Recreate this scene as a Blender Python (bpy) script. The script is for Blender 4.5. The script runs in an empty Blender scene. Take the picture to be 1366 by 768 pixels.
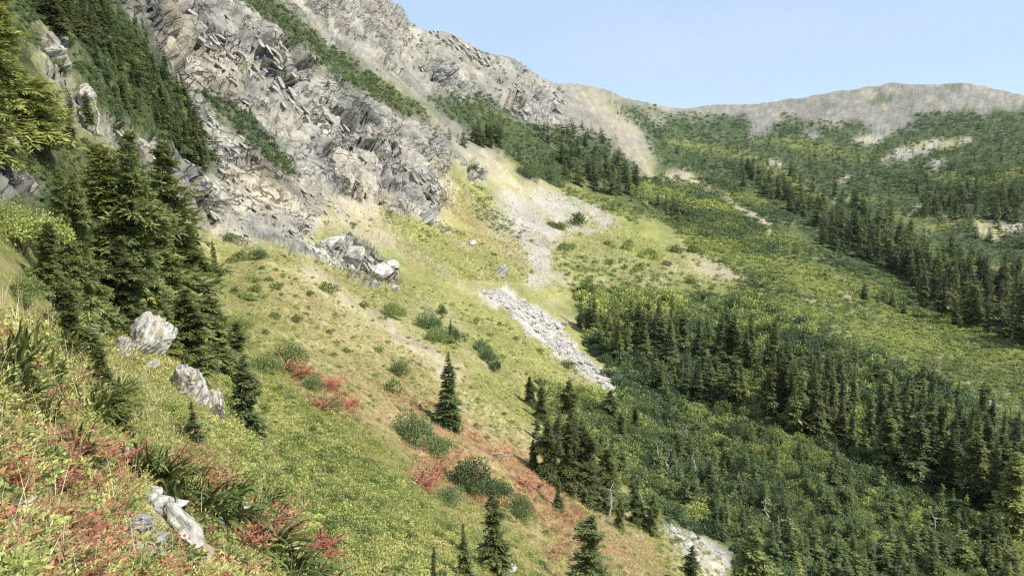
import bpy, math, random
import numpy as np
from mathutils import Vector, Matrix, Euler
random.seed(7); RNG = np.random.default_rng(7)
S = bpy.context.scene
# ------------------------------------------------------------------ camera, sky, sun, exposure
FOC = 1000.0; CX, CY = 683.0, 384.0; PITCH = math.radians(-8.0)
cam_d = bpy.data.cameras.new('camera'); cam = bpy.data.objects.new('camera', cam_d); S.collection.objects.link(cam)
cam_d.sensor_width = 36.0; cam_d.lens = 36.0 * FOC / 1366.0
cam_d.clip_start = 0.1; cam_d.clip_end = 6000.0
cam.rotation_euler = (math.radians(90) + PITCH, 0, 0); cam.location = (0, 0, 0)
S.camera = cam
SUN_EL, SUN_AZ = math.radians(50), math.radians(112)      # azimuth clockwise from +y (view direction)
W = bpy.data.worlds.new("World"); S.world = W; W.use_nodes = True
nt = W.node_tree; nt.nodes.clear()
out = nt.nodes.new('ShaderNodeOutputWorld'); bg = nt.nodes.new('ShaderNodeBackground')
sky = nt.nodes.new('ShaderNodeTexSky'); sky.sky_type = 'NISHITA'; sky.sun_disc = False
sky.sun_elevation = SUN_EL; sky.sun_rotation = SUN_AZ; sky.air_density = 1.0; sky.dust_density = 1.2; sky.ozone_density = 1.5; sky.altitude = 1500
bg.inputs[1].default_value = 0.145
tc = nt.nodes.new('ShaderNodeTexCoord'); mp = nt.nodes.new('ShaderNodeMapping')
mp.inputs['Scale'].default_value = (1.2, 1.2, 3.2); mp.inputs['Rotation'].default_value = (0, math.radians(28), 0)
nz = nt.nodes.new('ShaderNodeTexNoise'); nz.inputs['Scale'].default_value = 1.7; nz.inputs['Detail'].default_value = 5; nz.inputs['Roughness'].default_value = 0.45
rp = nt.nodes.new('ShaderNodeMapRange'); rp.inputs[1].default_value = 0.42; rp.inputs[2].default_value = 0.66; rp.inputs[3].default_value = 0.55; rp.inputs[4].default_value = 1.0
mx = nt.nodes.new('ShaderNodeMix'); mx.data_type = 'RGBA'; mx.inputs[7].default_value = (3.35, 4.25, 5.6, 1)
L = nt.links.new
L(tc.outputs['Generated'], mp.inputs[0]); L(mp.outputs[0], nz.inputs['Vector']); L(nz.outputs[0], rp.inputs[0])
L(rp.outputs[0], mx.inputs[0]); L(sky.outputs[0], mx.inputs[6]); L(mx.outputs[2], bg.inputs[0]); L(bg.outputs[0], out.inputs[0])
sd = bpy.data.lights.new('sun', 'SUN'); sd.energy = 4.8; sd.angle = math.radians(0.5); sd.color = (1.0, 0.94, 0.83)
so = bpy.data.objects.new('sun', sd); S.collection.objects.link(so)
sdir = Vector((math.sin(SUN_AZ) * math.cos(SUN_EL), math.cos(SUN_AZ) * math.cos(SUN_EL), math.sin(SUN_EL)))
so.rotation_euler = sdir.to_track_quat('Z', 'Y').to_euler(); so.location = (60, -40, 90)
S.view_settings.view_transform = 'Standard'; S.view_settings.look = 'None'; S.view_settings.gamma = 1.0
S.view_settings.exposure = 0.34
S.render.film_transparent = False
S.cycles.max_bounces = 5; S.cycles.diffuse_bounces = 3; S.cycles.transparent_max_bounces = 4; S.cycles.volume_bounces = 1
S.cycles.use_denoising = False; S.cycles.filter_width = 1.25
# ------------------------------------------------------------------ numpy noise
def _h(ix, iy, iz, s=0):
    n = (ix.astype(np.int64) * 374761393 + iy.astype(np.int64) * 668265263 + iz.astype(np.int64) * 2147483647 + s * 1274126177) & 0x7fffffff
    n = ((n ^ (n >> 13)) * 1274126177) & 0x7fffffff
    n = ((n ^ (n >> 11)) * 668265263) & 0x7fffffff
    return (n ^ (n >> 16)) / float(0x7fffffff)
def vnoise(p, s=0):
    i = np.floor(p).astype(np.int64); f = p - i; f = f * f * (3 - 2 * f)
    r = 0
    for a in (0, 1):
        for b in (0, 1):
            for c in (0, 1):
                w = (f[:, 0] if a else 1 - f[:, 0]) * (f[:, 1] if b else 1 - f[:, 1]) * (f[:, 2] if c else 1 - f[:, 2])
                r = r + w * _h(i[:, 0] + a, i[:, 1] + b, i[:, 2] + c, s)
    return r * 2 - 1
def fbm(p, o=4, s=0, g=0.5):
    r = 0; a = 1.0; t = 0
    for k in range(o):
        r = r + a * vnoise(p * (2.03 ** k) + 17.3 * k, s + k); t += a; a *= g
    return r / t
def facet(p, s=0):                      # blocky rock: every cell is a tilted plane of its own
    i0 = np.floor(p).astype(np.int64); best = np.full(len(p), 1e9); sec = np.full(len(p), 1e9); val = np.zeros(len(p))
    for a in (-1, 0, 1):
        for b in (-1, 0, 1):
            for c in (-1, 0, 1):
                ix, iy, iz = i0[:, 0] + a, i0[:, 1] + b, i0[:, 2] + c
                q = np.stack([ix + _h(ix, iy, iz, s), iy + _h(ix, iy, iz, s + 1), iz + _h(ix, iy, iz, s + 2)], 1)
                d = p - q; dd = (d * d).sum(1)
                g = np.stack([_h(ix, iy, iz, s + 3), _h(ix, iy, iz, s + 4), _h(ix, iy, iz, s + 5)], 1) - 0.5
                v = (_h(ix, iy, iz, s + 6) - 0.5) * 1.2 + (g * d).sum(1) * 1.6
                m = dd < best
                sec = np.where(m, best, np.minimum(sec, dd)); val = np.where(m, v, val); best = np.where(m, dd, best)
    edge = np.clip((np.sqrt(sec) - np.sqrt(best)) / 0.14, 0, 1)
    return val, edge
# ------------------------------------------------------------------ terrain: height field z = r * E(azimuth, ln r)
SP, CP = math.sin(PITCH), math.cos(PITCH)
def px2dir(u, v):
    xc = (np.asarray(u, float) - CX) / FOC; yc = (CY - np.asarray(v, float)) / FOC
    y = CP - yc * SP; z = yc * CP + SP
    h = np.sqrt(xc * xc + y * y)
    return np.arctan2(xc, y), z / h
def pt2px(x, y, z):
    f = y * CP + z * SP; up = -y * SP + z * CP
    f = np.maximum(f, 1e-3)
    return CX + FOC * x / f, CY - FOC * up / f
CTRL = {
 -150: [(768,5.6),(500,9.8),(300,14.5),(100,25),(-100,45),(-400,75)],
 0:   [(768,6.6),(650,8.7),(500,12.3),(400,15.8),(300,21),(180,30),(60,40),(-100,62),(-300,95)],
 130: [(768,7.7),(650,10.6),(540,14.8),(450,21.5),(360,29),(250,42),(150,55),(60,66),(-50,84),(-200,120)],
 250: [(768,9.2),(650,13),(560,18),(480,25.5),(400,41),(340,66),(300,86),(240,95),(180,104),(110,122),(0,142),(-150,180)],
 350: [(768,12),(650,19.5),(560,29),(480,40),(400,62),(340,84),(318,93),(250,106),(170,126),(60,148),(0,165),(-150,260)],
 450: [(768,16),(700,20),(600,28),(520,40),(450,60),(400,78),(365,92),(310,106),(275,136),(245,158),(180,172),(120,184),(75,215),(30,270),(-20,340),(-150,480)],
 530: [(768,16),(680,25),(600,36),(520,52),(450,76),(400,97),(380,104),(330,127),(280,162),(210,180),(140,196),(110,240),(60,340),(10,450),(60,560)],
 600: [(768,20),(680,31),(590,46),(520,61),(460,81),(400,110),(340,142),(285,182),(230,200),(190,250),(130,350),(80,430),(42,500),(120,640)],
 680: [(768,25),(680,38),(600,56),(540,72),(480,93),(420,118),(380,140),(340,175),(300,210),(260,245),(220,290),(180,350),(130,430),(95,520),(74,580),(150,720)],
 760: [(800,29),(720,43),(640,58),(580,73),(530,92),(490,110),(450,132),(400,162),(340,205),(290,260),(250,310),(200,370),(160,450),(127,600),(111,690),(180,820)],
 850: [(900,27),(768,40),(700,56),(640,75),(570,95),(520,112),(480,135),(420,165),(370,200),(320,250),(280,300),(240,370),(200,470),(160,650),(142,800),(133,890),(200,1100)],
 950: [(950,32),(820,48),(740,60),(700,71),(640,87),(560,110),(480,145),(420,180),(370,220),(320,275),(270,350),(230,450),(190,600),(160,820),(140,1000),(200,1250)],
 1050:[(900,45),(768,66),(700,79),(620,96),(540,120),(470,150),(420,185),(370,225),(320,290),(270,370),(230,460),(190,600),(160,780),(143,900),(132,990),(200,1250)],
 1190:[(900,56),(768,78),(700,90),(620,108),(560,128),(500,158),(450,195),(410,235),(370,270),(330,315),(280,390),(240,470),(200,590),(160,750),(130,870),(110,960),(190,1200)],
 1366:[(900,66),(768,88),(700,100),(620,120),(560,145),(500,180),(450,215),(420,242),(370,290),(320,350),(270,430),(220,520),(180,630),(150,750),(126,900),(200,1150)],
 1290:[(112,945),(150,740),(200,1180)],
 800: [(123,790)],
 826: [(130,850)],
 1110:[(122,960)],
 1550:[(900,76),(768,98),(650,125),(560,160),(480,210),(420,265),(350,350),(270,450),(200,620),(150,900),(210,1150)],
 1900:[(900,90),(768,115),(600,150),(480,210),(400,300),(300,450),(220,650),(170,900),(230,1150)],
}
KY = 0.34
def _ctrl():
    T, R, E = [], [], []
    for u, l in CTRL.items():
        for v, r in l:
            t, e = px2dir(u, v); T.append(float(t)); R.append(math.log(r)); E.append(float(e))
    for az in (-75, -50, -25, 0, 25, 50, 75):
        for r in (0.9, 1.8, 3.0) + ((8.0, 14.0) if az >= 25 else ()):
            x, y = r * math.sin(math.radians(az)), r * math.cos(math.radians(az))
            z = -2.3 - 0.50 * x - 0.40 * y
            T.append(math.radians(az)); R.append(math.log(r)); E.append(z / r)
    for az in (75,):
        for r, e in ((40, -.42), (120, -.34), (300, -.12), (700, 0.05)):
            T.append(math.radians(az)); R.append(math.log(r)); E.append(e)
    for az in (-75,):
        for r, e in ((10, 0.12), (40, .5), (100, .75), (300, .7), (700, .3)):
            T.append(math.radians(az)); R.append(math.log(r)); E.append(e)
    for az in (-20, 0, 20, 40, 65):
        T.append(math.radians(az)); R.append(math.log(2600)); E.append(0.0)
    for az in (-60, -45):
        T.append(math.radians(az)); R.append(math.log(2600)); E.append(0.1)
    return np.array(T), np.array(R) * KY, np.array(E)
_T, _R, _E = _ctrl()
def _U(d2): return 0.5 * d2 * np.log(d2 + 1e-12)
_n = len(_T); _A = np.zeros((_n + 3, _n + 3))
_A[:_n, :_n] = _U((_T[:, None] - _T) ** 2 + (_R[:, None] - _R) ** 2) + np.eye(_n) * 2e-5
_A[:_n, _n] = 1; _A[:_n, _n + 1] = _T; _A[:_n, _n + 2] = _R; _A[_n:, :_n] = _A[:_n, _n:].T
_w = np.linalg.solve(_A, np.concatenate([_E, [0, 0, 0]]))
def tps(t, R):
    o = np.zeros(len(t))
    for k in range(0, len(t), 20000):
        a, b = t[k:k + 20000], R[k:k + 20000]
        o[k:k + 20000] = _U((a[:, None] - _T) ** 2 + (b[:, None] - _R) ** 2) @ _w[:_n] + _w[_n] + _w[_n + 1] * a + _w[_n + 2] * b
    return o
# coarse table, then everything samples the table
NT_, NR_ = 260, 420
TT = np.linspace(math.radians(-76), math.radians(76), NT_); RR = np.linspace(math.log(0.8), math.log(2600), NR_)
_g = np.meshgrid(TT, RR, indexing='ij')
ETAB = tps(_g[0].ravel(), _g[1].ravel() * KY).reshape(NT_, NR_)
def E_of(t, lr):
    a = np.clip((t - TT[0]) / (TT[1] - TT[0]), 0, NT_ - 1.001); b = np.clip((lr - RR[0]) / (RR[1] - RR[0]), 0, NR_ - 1.001)
    i = a.astype(int); j = b.astype(int); fa = a - i; fb = b - j
    return (ETAB[i, j] * (1 - fa) * (1 - fb) + ETAB[i + 1, j] * fa * (1 - fb) + ETAB[i, j + 1] * (1 - fa) * fb + ETAB[i + 1, j + 1] * fa * fb)
# ------------------------------------------------------------------ land cover (grass, soil, scree, rock, scrub): what grows or lies where
NC = 10      # 0 green grass 1 dry grass 2 reddish meadow 3 tan soil 4 grey scree 5 pale boulders 6 cliff 7 high rocky slope 8 dark scrub 9 yellow-green scrub
GX0, GY0, GS = -120, -80, 2
GW, GH = (1366 + 240) // GS, (768 + 200) // GS
gx = GX0 + (np.arange(GW) + .5) * GS; gy = GY0 + (np.arange(GH) + .5) * GS
GU, GV = np.meshgrid(gx, gy)
def polymask(poly, U=None, V=None):
    U = GU if U is None else U; V = GV if V is None else V
    m = np.zeros(U.shape, bool); n = len(poly)
    for k in range(n):
        x0, y0 = poly[k]; x1, y1 = poly[(k + 1) % n]
        if y0 == y1: continue
        c = ((y0 > V) != (y1 > V)) & (U < (x1 - x0) * (V - y0) / (y1 - y0) + x0)
        m ^= c
    return m
def blur(a, r):
    r = max(1, int(r))
    for _ in range(2):
        for ax in (0, 1):
            pad = [(0, 0), (0, 0)]; pad[ax] = (r + 1, r)
            c = np.cumsum(np.pad(a, pad, mode='edge'), axis=ax)
            n = a.shape[ax]
            a = (np.take(c, np.arange(2 * r + 1, 2 * r + 1 + n), axis=ax) - np.take(c, np.arange(0, n), axis=ax)) / (2 * r + 1)
    return a
def band(pts, w0, w1=None):                    # a strip along a line, width w0 -> w1
    w1 = w0 if w1 is None else w1; a, b = [], []
    n = len(pts)
    for k, (x, y) in enumerate(pts):
        p = pts[max(0, k - 1)]; q = pts[min(n - 1, k + 1)]
        dx, dy = q[0] - p[0], q[1] - p[1]; l = math.hypot(dx, dy); w = (w0 + (w1 - w0) * k / (n - 1)) / 2
        a.append((x - dy / l * w, y + dx / l * w)); b.append((x + dy / l * w, y - dx / l * w))
    return a + b[::-1]
COVER = np.zeros((GH, GW, NC)); COVER[..., 0] = 1
def paint(c, poly, f=3, op=1.0):
    m = blur(polymask(poly).astype(float), f)[..., None] * op
    COVER[:] = COVER * (1 - m); COVER[..., c] += m[..., 0]
P_ = paint
# upper mountain and far ridge
P_(7, [(300,-80),(540,-80),(610,40),(760,105),(860,132),(960,138),(1190,100),(1500,118),(1500,200),(1100,215),(1000,200),(900,170),(860,160),(870,200),(860,235),(820,215),(760,210),(700,190),(650,220),(600,200),(560,150),(470,90)], 2)
# right-hand valley side: dark scrub, lighter lower down
P_(8, [(790,128),(870,150),(985,152),(1010,165),(1100,160),(1200,165),(1366,150),(1500,150),(1500,600),(1366,560),(1250,520),(1100,450),(1020,420),(960,380),(900,330),(880,250),(860,180)], 3)
P_(9, [(890,300),(960,300),(1040,300),(1120,360),(1200,400),(1300,430),(1500,500),(1500,640),(1366,590),(1290,540),(1200,490),(1100,455),(1000,410),(920,370),(860,340)], 8, .75)
P_(0, [(560,280),(700,260),(800,230),(880,280),(930,330),(1000,390),(1010,430),(900,400),(760,400),(700,420),(620,380)], 5)
P_(9, [(700,370),(1010,400),(1010,330),(900,310),(820,300),(780,330)], 9, .45)
P_(9, [(1000,380),(1100,420),(1250,500),(1366,560),(1500,600),(1500,660),(1250,560),(1100,480),(1000,430)], 8, .6)
# forest ground
P_(8, [(560,130),(640,120),(700,160),(800,170),(860,230),(930,250),(1020,310),(1010,340),(900,300),(840,285),(760,240),(700,235),(690,215),(640,190),(600,160)], 4)
P_(8, [(680,225),(720,210),(770,240),(750,250),(700,245)], 3)
P_(9, [(735,245),(830,260),(860,290),(800,290),(740,262)], 3, .6)
P_(8, [(760,395),(860,385),(1000,400),(1150,490),(1300,550),(1500,620),(1500,868),(980,868),(960,768),(880,700),(850,620),(800,560),(860,520),(800,450)], 5)
P_(9, [(850,520),(960,560),(1100,640),(1250,730),(1366,768),(1366,868),(1000,868),(940,740),(860,640),(800,560)], 12, .45)
P_(9, [(700,520),(850,530),(860,640),(800,650),(720,600)], 10, .35)
for poly in ([(1026,156),(1050,150),(1072,152),(1050,160)], [(1082,146),(1112,138),(1118,141),(1092,152)], [(1158,132),(1180,124),(1204,122),(1190,130),(1165,137)], [(1255,112),(1290,110),(1288,116),(1262,116)], [(1040,166),(1075,160),(1074,178),(1030,184)], [(1100,165),(1180,148),(1185,172),(1110,182)], [(1215,150),(1300,142),(1310,160),(1230,168)], [(1330,150),(1380,145),(1380,170),(1330,166)], [(1130,122),(1150,119),(1150,124),(1132,126)], [(862,140),(884,144),(870,149)]):
    P_(8, poly, 1, .9)
for pts, w0, w1 in (([(1040,236),(1130,272),(1200,262)], 9, 5), ([(890,186),(1000,212),(1060,244)], 9, 9), ([(1190,292),(1240,300),(1290,292)], 9, 8), ([(1010,185),(1080,200),(1160,205)], 7, 7), ([(1250,235),(1300,240),(1366,232)], 8, 8), ([(1060,190),(1120,188)], 6, 6), ([(1200,320),(1290,352),(1366,362)], 8, 8)):
    P_(9, band(pts, w0, w1), 2, .9)
# right side screes and tracks
for poly in ([(880,137),(1000,150),(1060,150),(1190,175),(1180,150),(1040,135)], [(1000,155),(1040,150),(1030,180),(995,188),(1000,170)], [(860,150),(885,155),(880,165),(868,160)],
             [(1160,150),(1185,150),(1215,168),(1200,175),(1165,180)], [(1135,178),(1180,176),(1178,188),(1140,190)], [(1070,170),(1100,172),(1095,186),(1075,184)]):
    P_(7, poly, 2)
P_(4, [(1175,210),(1215,195),(1300,180),(1302,188),(1250,203),(1200,216)], 1); P_(4, [(1140,180),(1178,178),(1176,188),(1150,190)], 1)
P_(4, [(1240,215),(1262,216),(1250,226)], 1); P_(4, [(1112,240),(1130,234),(1124,246)], 1); P_(4, [(1300,300),(1340,292),(1366,296),(1366,308),(1330,312),(1318,320),(1300,308)], 1)
P_(4, [(1215,280),(1236,272),(1228,284)], 1); P_(4, [(1022,214),(1046,216),(1042,226),(1026,224)], 1); P_(4, [(1345,276),(1366,272),(1366,280)], 1)
P_(3, band([(918,236),(945,250),(980,275),(1010,290),(1026,300),(1024,325)], 5, 9), 1)
P_(3, [(890,225),(925,232),(945,243),(920,248),(885,240)], 2, .8)
P_(3, [(905,340),(960,350),(1000,370),(990,378),(930,365)], 3, .6); P_(3, [(1060,420),(1120,450),(1170,468),(1120,460)], 2, .4)
P_(3, [(1200,480),(1290,505),(1366,540),(1366,552),(1280,520)], 3, .5); P_(4, [(1310,534),(1330,536),(1328,546),(1314,545)], 1)
P_(3, band([(850,380),(880,378),(900,345),(985,372)], 8, 5), 2, .7)
# avalanche gully on the middle slope
P_(3, [(780,112),(830,140),(850,165),(858,200),(880,230),(905,250),(880,248),(855,225),(840,195),(800,170),(760,130)], 3, .5)
P_(7, [(690,110),(760,120),(800,150),(830,190),(800,180),(740,170),(690,160)], 4, .8)
# big scree fan in the middle
P_(4, [(680,250),(705,250),(760,262),(800,275),(828,300),(800,312),(750,312),(730,345),(728,365),(712,362),(695,330),(670,300),(650,285),(660,262)], 3)
P_(4, [(640,285),(700,300),(740,320),(735,365),(715,385),(700,370),(690,340),(660,310)], 3, .8)
for pts, w0, w1 in (([(688,258),(716,278),(738,300)], 4, 8), ([(748,262),(780,284),(806,306)], 3, 9), ([(700,300),(722,316),(742,338)], 4, 9), ([(650,292),(690,328),(706,352)], 5, 4), ([(770,296),(800,304),(828,306)], 5, 5)):
    P_(0, band(pts, w0, w1), 1, .8)
P_(4, [(735,358),(765,380),(755,386),(728,372)], 2, .8)
P_(3, [(640,190),(700,240),(760,250),(700,262),(680,262),(640,230),(610,200)], 4, .85)
P_(3, [(760,330),(830,350),(900,360),(960,370),(900,378),(830,372),(760,362)], 5, .35)
# cliffs
P_(6, [(130,-80),(500,-80),(470,40),(400,10),(430,70),(500,115),(555,150),(580,175),(600,215),(612,268),(575,290),(530,285),(500,268),(440,280),(400,330),(330,325),(262,304),(225,260),(190,190),(230,130),(180,60)], 2)
P_(6, [(350,-80),(520,-80),(600,45),(560,60),(520,110),(440,60)], 5, .5)
P_(6, [(640,50),(680,72),(745,92),(765,112),(720,105),(660,85),(600,62)], 3, .8); P_(6, [(560,90),(600,80),(640,110),(620,130),(580,125)], 3, .8)
P_(6, [(690,112),(725,115),(755,150),(740,165),(700,160),(670,140)], 3, .9)
P_(6, [(540,275),(580,280),(606,305),(580,308),(545,292)], 1); P_(6, [(600,200),(640,212),(655,240),(630,240),(610,225)], 2, .8)
P_(6, [(620,318),(632,322),(640,332),(628,330)], 1); P_(6, [(640,350),(660,352),(684,372),(670,378),(650,364)], 1)
P_(3, [(440,255),(500,265),(560,320),(640,380),(740,400),(650,385),(560,345),(500,325),(450,300),(400,310)], 3, .8)
P_(0, [(500,280),(545,290),(620,310),(690,330),(705,378),(640,378),(590,365),(540,330)], 4)
P_(1, [(590,240),(640,280),(700,330),(700,370),(640,330),(580,285)], 5, .6)
P_(0, [(600,225),(660,260),(690,290),(650,285),(610,250)], 3, .7)
P_(6, [(440,320),(462,310),(492,318),(515,345),(533,362),(530,390),(500,378),(470,370),(435,345),(380,330),(400,318)], 1)
# near meadow
P_(1, [(300,330),(440,370),(520,420),(640,520),(800,640),(900,740),(900,868),(760,868),(640,700),(560,620),(470,560),(400,500),(330,420)], 12, .55)
P_(1, [(350,350),(430,380),(520,460),(560,520),(500,480),(420,430)], 8, .5)
P_(3, band([(395,345),(440,390),(500,425),(560,465),(610,505)], 10, 26), 3, .85)
P_(3, [(540,400),(610,420),(660,440),(600,445),(560,425)], 4, .5); P_(3, band([(590,437),(630,434),(665,428)], 3), 1, .8)
P_(1, [(520,500),(640,560),(760,640),(900,740),(860,768),(700,680),(560,600),(500,560)], 8, .7)
P_(2, [(370,480),(470,500),(560,550),(660,590),(800,700),(720,700),(600,660),(500,590),(410,550)], 7, .85)
P_(2, [(600,560),(690,600),(800,690),(900,768),(820,768),(700,680),(620,610)], 8, .85)
P_(0, [(280,480),(400,520),(480,600),(620,720),(640,868),(330,868),(330,700),(250,600)], 14, .8)
P_(0, [(620,390),(740,480),(850,560),(800,560),(740,540),(660,500),(600,450)], 10, .8)
P_(2, [(-120,430),(60,430),(130,520),(250,640),(440,730),(460,868),(-120,868)], 14, .65)
P_(1, [(-120,400),(60,430),(130,520),(230,660),(300,760),(100,760),(-120,700)], 16, .3)
P_(3, [(-120,640),(120,650),(230,670),(330,740),(360,868),(-120,868)], 10, .5)
# shingle bed of the stream
P_(5, [(636,384),(668,384),(700,400),(726,412),(752,432),(758,450),(790,480),(830,510),(856,520),(852,530),(805,518),(770,490),(735,465),(700,430),(660,405)], 1)
P_(3, [(800,640),(826,645),(845,680),(838,700),(822,670)], 2, .8); P_(5, [(880,696),(915,706),(972,738),(970,768),(985,868),(950,868),(938,768),(905,730)], 2)
P_(3, [(900,720),(960,745),(970,800),(950,820),(925,768)], 3, .6)
P_(8, [(-120,150),(70,150),(110,300),(70,330),(0,290),(-120,280)], 5, .9)
# rocky ground left of the big firs
P_(6, [(50,40),(75,40),(100,70),(95,100),(130,150),(200,190),(230,260),(180,260),(150,180),(110,160),(60,100)], 4)
P_(6, [(-60,180),(18,180),(24,240),(55,245),(60,265),(-60,275)], 3)
P_(8, [(-120,-80),(45,-80),(60,20),(40,110),(80,160),(20,180),(-120,180)], 6, .8)
P_(8, [(60,-80),(150,-80),(180,20),(235,100),(270,160),(298,222),(270,225),(220,190),(150,160),(110,110),(90,50)], 3, .95)
P_(8, [(90,180),(200,220),(250,300),(270,380),(210,430),(110,400),(60,330)], 8, .9)
# green ribs across the cliffs
BAND_A = [(300,-10),(365,-6),(420,45),(470,82),(525,118),(560,140),(585,178),(560,160),(500,135),(440,98),(400,62),(340,14)]
BAND_B = [(255,112),(290,125),(330,150),(372,190),(405,238),(380,232),(340,198),(300,160)]
P_(8, BAND_A, 3, .9); P_(8, BAND_B, 3, .85)
P_(9, [(500,90),(560,140),(590,160),(560,150),(510,110)], 3, .6)
def cover_at(u, v):
    a = np.clip(((u - GX0) / GS).astype(int), 0, GW - 1); b = np.clip(((v - GY0) / GS).astype(int), 0, GH - 1)
    return COVER[b, a]
# linear base colours (two per cover, mixed by noise)
CA = np.array([(.24,.25,.08),(.36,.29,.14),(.40,.19,.12),(.40,.34,.23),(.37,.34,.285),(.50,.47,.42),(.27,.262,.235),(.20,.19,.16),(.055,.080,.036),(.17,.20,.055)])
CB = np.array([(.33,.325,.12),(.45,.37,.20),(.42,.29,.17),(.50,.43,.31),(.46,.43,.365),(.60,.57,.50),(.50,.48,.42),(.30,.285,.24),(.085,.12,.045),(.26,.28,.08)])
# ------------------------------------------------------------------ the ground mesh
azs = np.radians(np.concatenate([np.linspace(-76, -40, 40)[:-1], np.linspace(-40, 40, 1090), np.linspace(40, 76, 40)[1:]]))
NA, NRW = len(azs), 860
lrd = np.linspace(math.log(0.8), math.log(2600), 1500)
GR = np.zeros((NA, NRW))
for i, a in enumerate(azs):
    e = E_of(np.full(1500, a), lrd)
    s_ = np.concatenate([[0], np.cumsum(np.hypot(np.diff(e) * 900, np.diff(lrd) * 55))])
    GR[i] = np.interp(np.linspace(0, s_[-1], NRW), s_, lrd)
AZ = np.repeat(azs[:, None], NRW, 1)
EE = E_of(AZ.ravel(), GR.ravel()).reshape(NA, NRW); RG = np.exp(GR)
X = RG * np.sin(AZ); Y = RG * np.cos(AZ); Z = RG * EE
P0 = np.stack([X, Y, Z], -1)
dA = np.gradient(P0, axis=0); dR = np.gradient(P0, axis=1)
Nn = np.cross(dA, dR); Nn *= np.sign(Nn[..., 2:3]); Nn /= np.linalg.norm(Nn, axis=-1, keepdims=True) + 1e-9
flat = P0.reshape(-1, 3); nf = Nn.reshape(-1, 3); rf = RG.ravel()
pu, pv = pt2px(flat[:, 0], flat[:, 1], flat[:, 2])
pu0, pv0 = pu.copy(), pv.copy()
q = np.stack([pu / 26, pv / 26, np.zeros(len(pu))], 1)
wu = fbm(q, 3, 5) * 11 + fbm(q * 4, 2, 9) * 4; wv = fbm(q, 3, 31) * 11 + fbm(q * 4, 2, 37) * 4
pu += wu; pv += wv
CW = cover_at(pu, pv)
# streaks that run down along the slope, patches
ca, sa = math.cos(math.radians(38)), math.sin(math.radians(38))
qs = np.stack([(pu0 * ca + pv0 * sa) / 46, (-pu0 * sa + pv0 * ca) / 11, rf * 0], 1)
streak = fbm(qs, 4, 51)
lf = fbm(flat / 9.0, 4, 61); mf = fbm(flat / 2.2, 3, 71) * np.clip(150 / rf, 0, 1) + fbm(flat / 9, 3, 73) * np.clip((rf - 150) / 300, 0, 1)
# bits of bare soil in the meadow, bits of meadow in the soil
t1 = np.clip((streak - 0.16) / 0.16, 0, 1) * CW[:, 0] * .55
CW[:, 0] -= t1; CW[:, 1] += t1
midm = np.clip((rf - 20) / 20, 0, 1)
t2 = np.clip((streak + lf * .5 - 0.26) / 0.10, 0, 1) * CW[:, 1] * .7 * midm; CW[:, 1] -= t2; CW[:, 3] += t2
t3 = np.clip((lf + mf * .4 - 0.16) / 0.14, 0, 1) * CW[:, 3] * .7; CW[:, 3] -= t3; CW[:, 0] += t3
t4 = np.clip((-lf + mf * .4 - 0.2) / 0.14, 0, 1) * CW[:, 8] * .35; CW[:, 8] -= t4; CW[:, 9] += t4
t5 = np.clip((streak - lf - 0.34) / 0.10, 0, 1) * CW[:, 9] * .6; CW[:, 9] -= t5; CW[:, 3] += t5
t9 = np.clip((mf * .7 + lf + streak * .6 - .02) / .2, 0, 1) * CW[:, 2] * .6; CW[:, 2] -= t9; CW[:, 1] += t9 * .55; CW[:, 0] += t9 * .45
t8 = np.clip((lf + streak * .8 + mf * .3 - 0.04) / 0.08, 0, 1) * CW[:, 4] * .85; CW[:, 4] -= t8; CW[:, 0] += t8 * .7; CW[:, 3] += t8 * .3
t6 = np.clip((streak - 0.24) / 0.10, 0, 1) * CW[:, 7] * .35; CW[:, 7] -= t6; CW[:, 3] += t6
t7 = np.clip((mf + lf - 0.30) / 0.14, 0, 1) * CW[:, 6] * .5; CW[:, 6] -= t7; CW[:, 7] += t7 * .4; CW[:, 3] += t7 * .6
ROCK = CW[:, 6] + CW[:, 7] * .35 + CW[:, 5] * .15
# rock relief: strata fall to the lower right, blocks at several scales
sd_ = np.array([0.62, 0.42, -0.66]); sd_ /= np.linalg.norm(sd_)
side = np.cross(sd_, [0, 0, 1]); side /= np.linalg.norm(side); up_ = np.cross(side, sd_)
B = np.stack([sd_, side, up_])
disp = np.zeros(len(flat)); crack = np.ones(len(flat))
act = np.where((ROCK > 0.04) & (rf > 6) & (np.degrees(np.abs(AZ.ravel())) < 42))[0]
_wp = lambda s_, a_, q_: np.stack([fbm(flat[act] / s_, 2, q_ + 7 * z_) for z_ in range(3)], 1) * a_
loc = (flat[act] + _wp(28, 12, 80) + _wp(7, 2.5, 200)) @ B.T
ra = rf[act]; da = np.zeros(len(act)); ck = np.ones(len(act))
for sc, amp in ((34, .14), (13, .24), (5.2, .32), (2.1, .20), (0.9, .09)):
    use = np.clip((sc * 1000 / ra) / 4 - 0.4, 0, 1) * np.clip(1.6 - sc * 8 / ra, 0, 1)      # block size against distance
    if use.max() <= 0: continue
    v_, e_ = facet(loc / np.array([sc * 1.5, sc * .9, sc * .8]), int(sc * 10))
    da += v_ * amp * sc * use; ck = np.minimum(ck, 1 - (1 - e_) * np.clip(use, 0, 1) * .8)
    da -= (1 - e_) * sc * .17 * use
da += np.where(ra < 260, fbm(flat[act] / 20, 5, 90, .6), fbm(flat[act] / 26, 3, 93, .6)) * np.clip(ra / 90, .3, 4.5)
disp[act] = da * np.clip(ROCK[act], 0, 1) * np.clip((1 - nf[act, 2]) * 2.8, .2, 1); crack[act] = 1 - (1 - ck) * np.clip(ROCK[act], 0, 1)
soft = 1 - np.clip(ROCK * 1.4, 0, 1)
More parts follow.
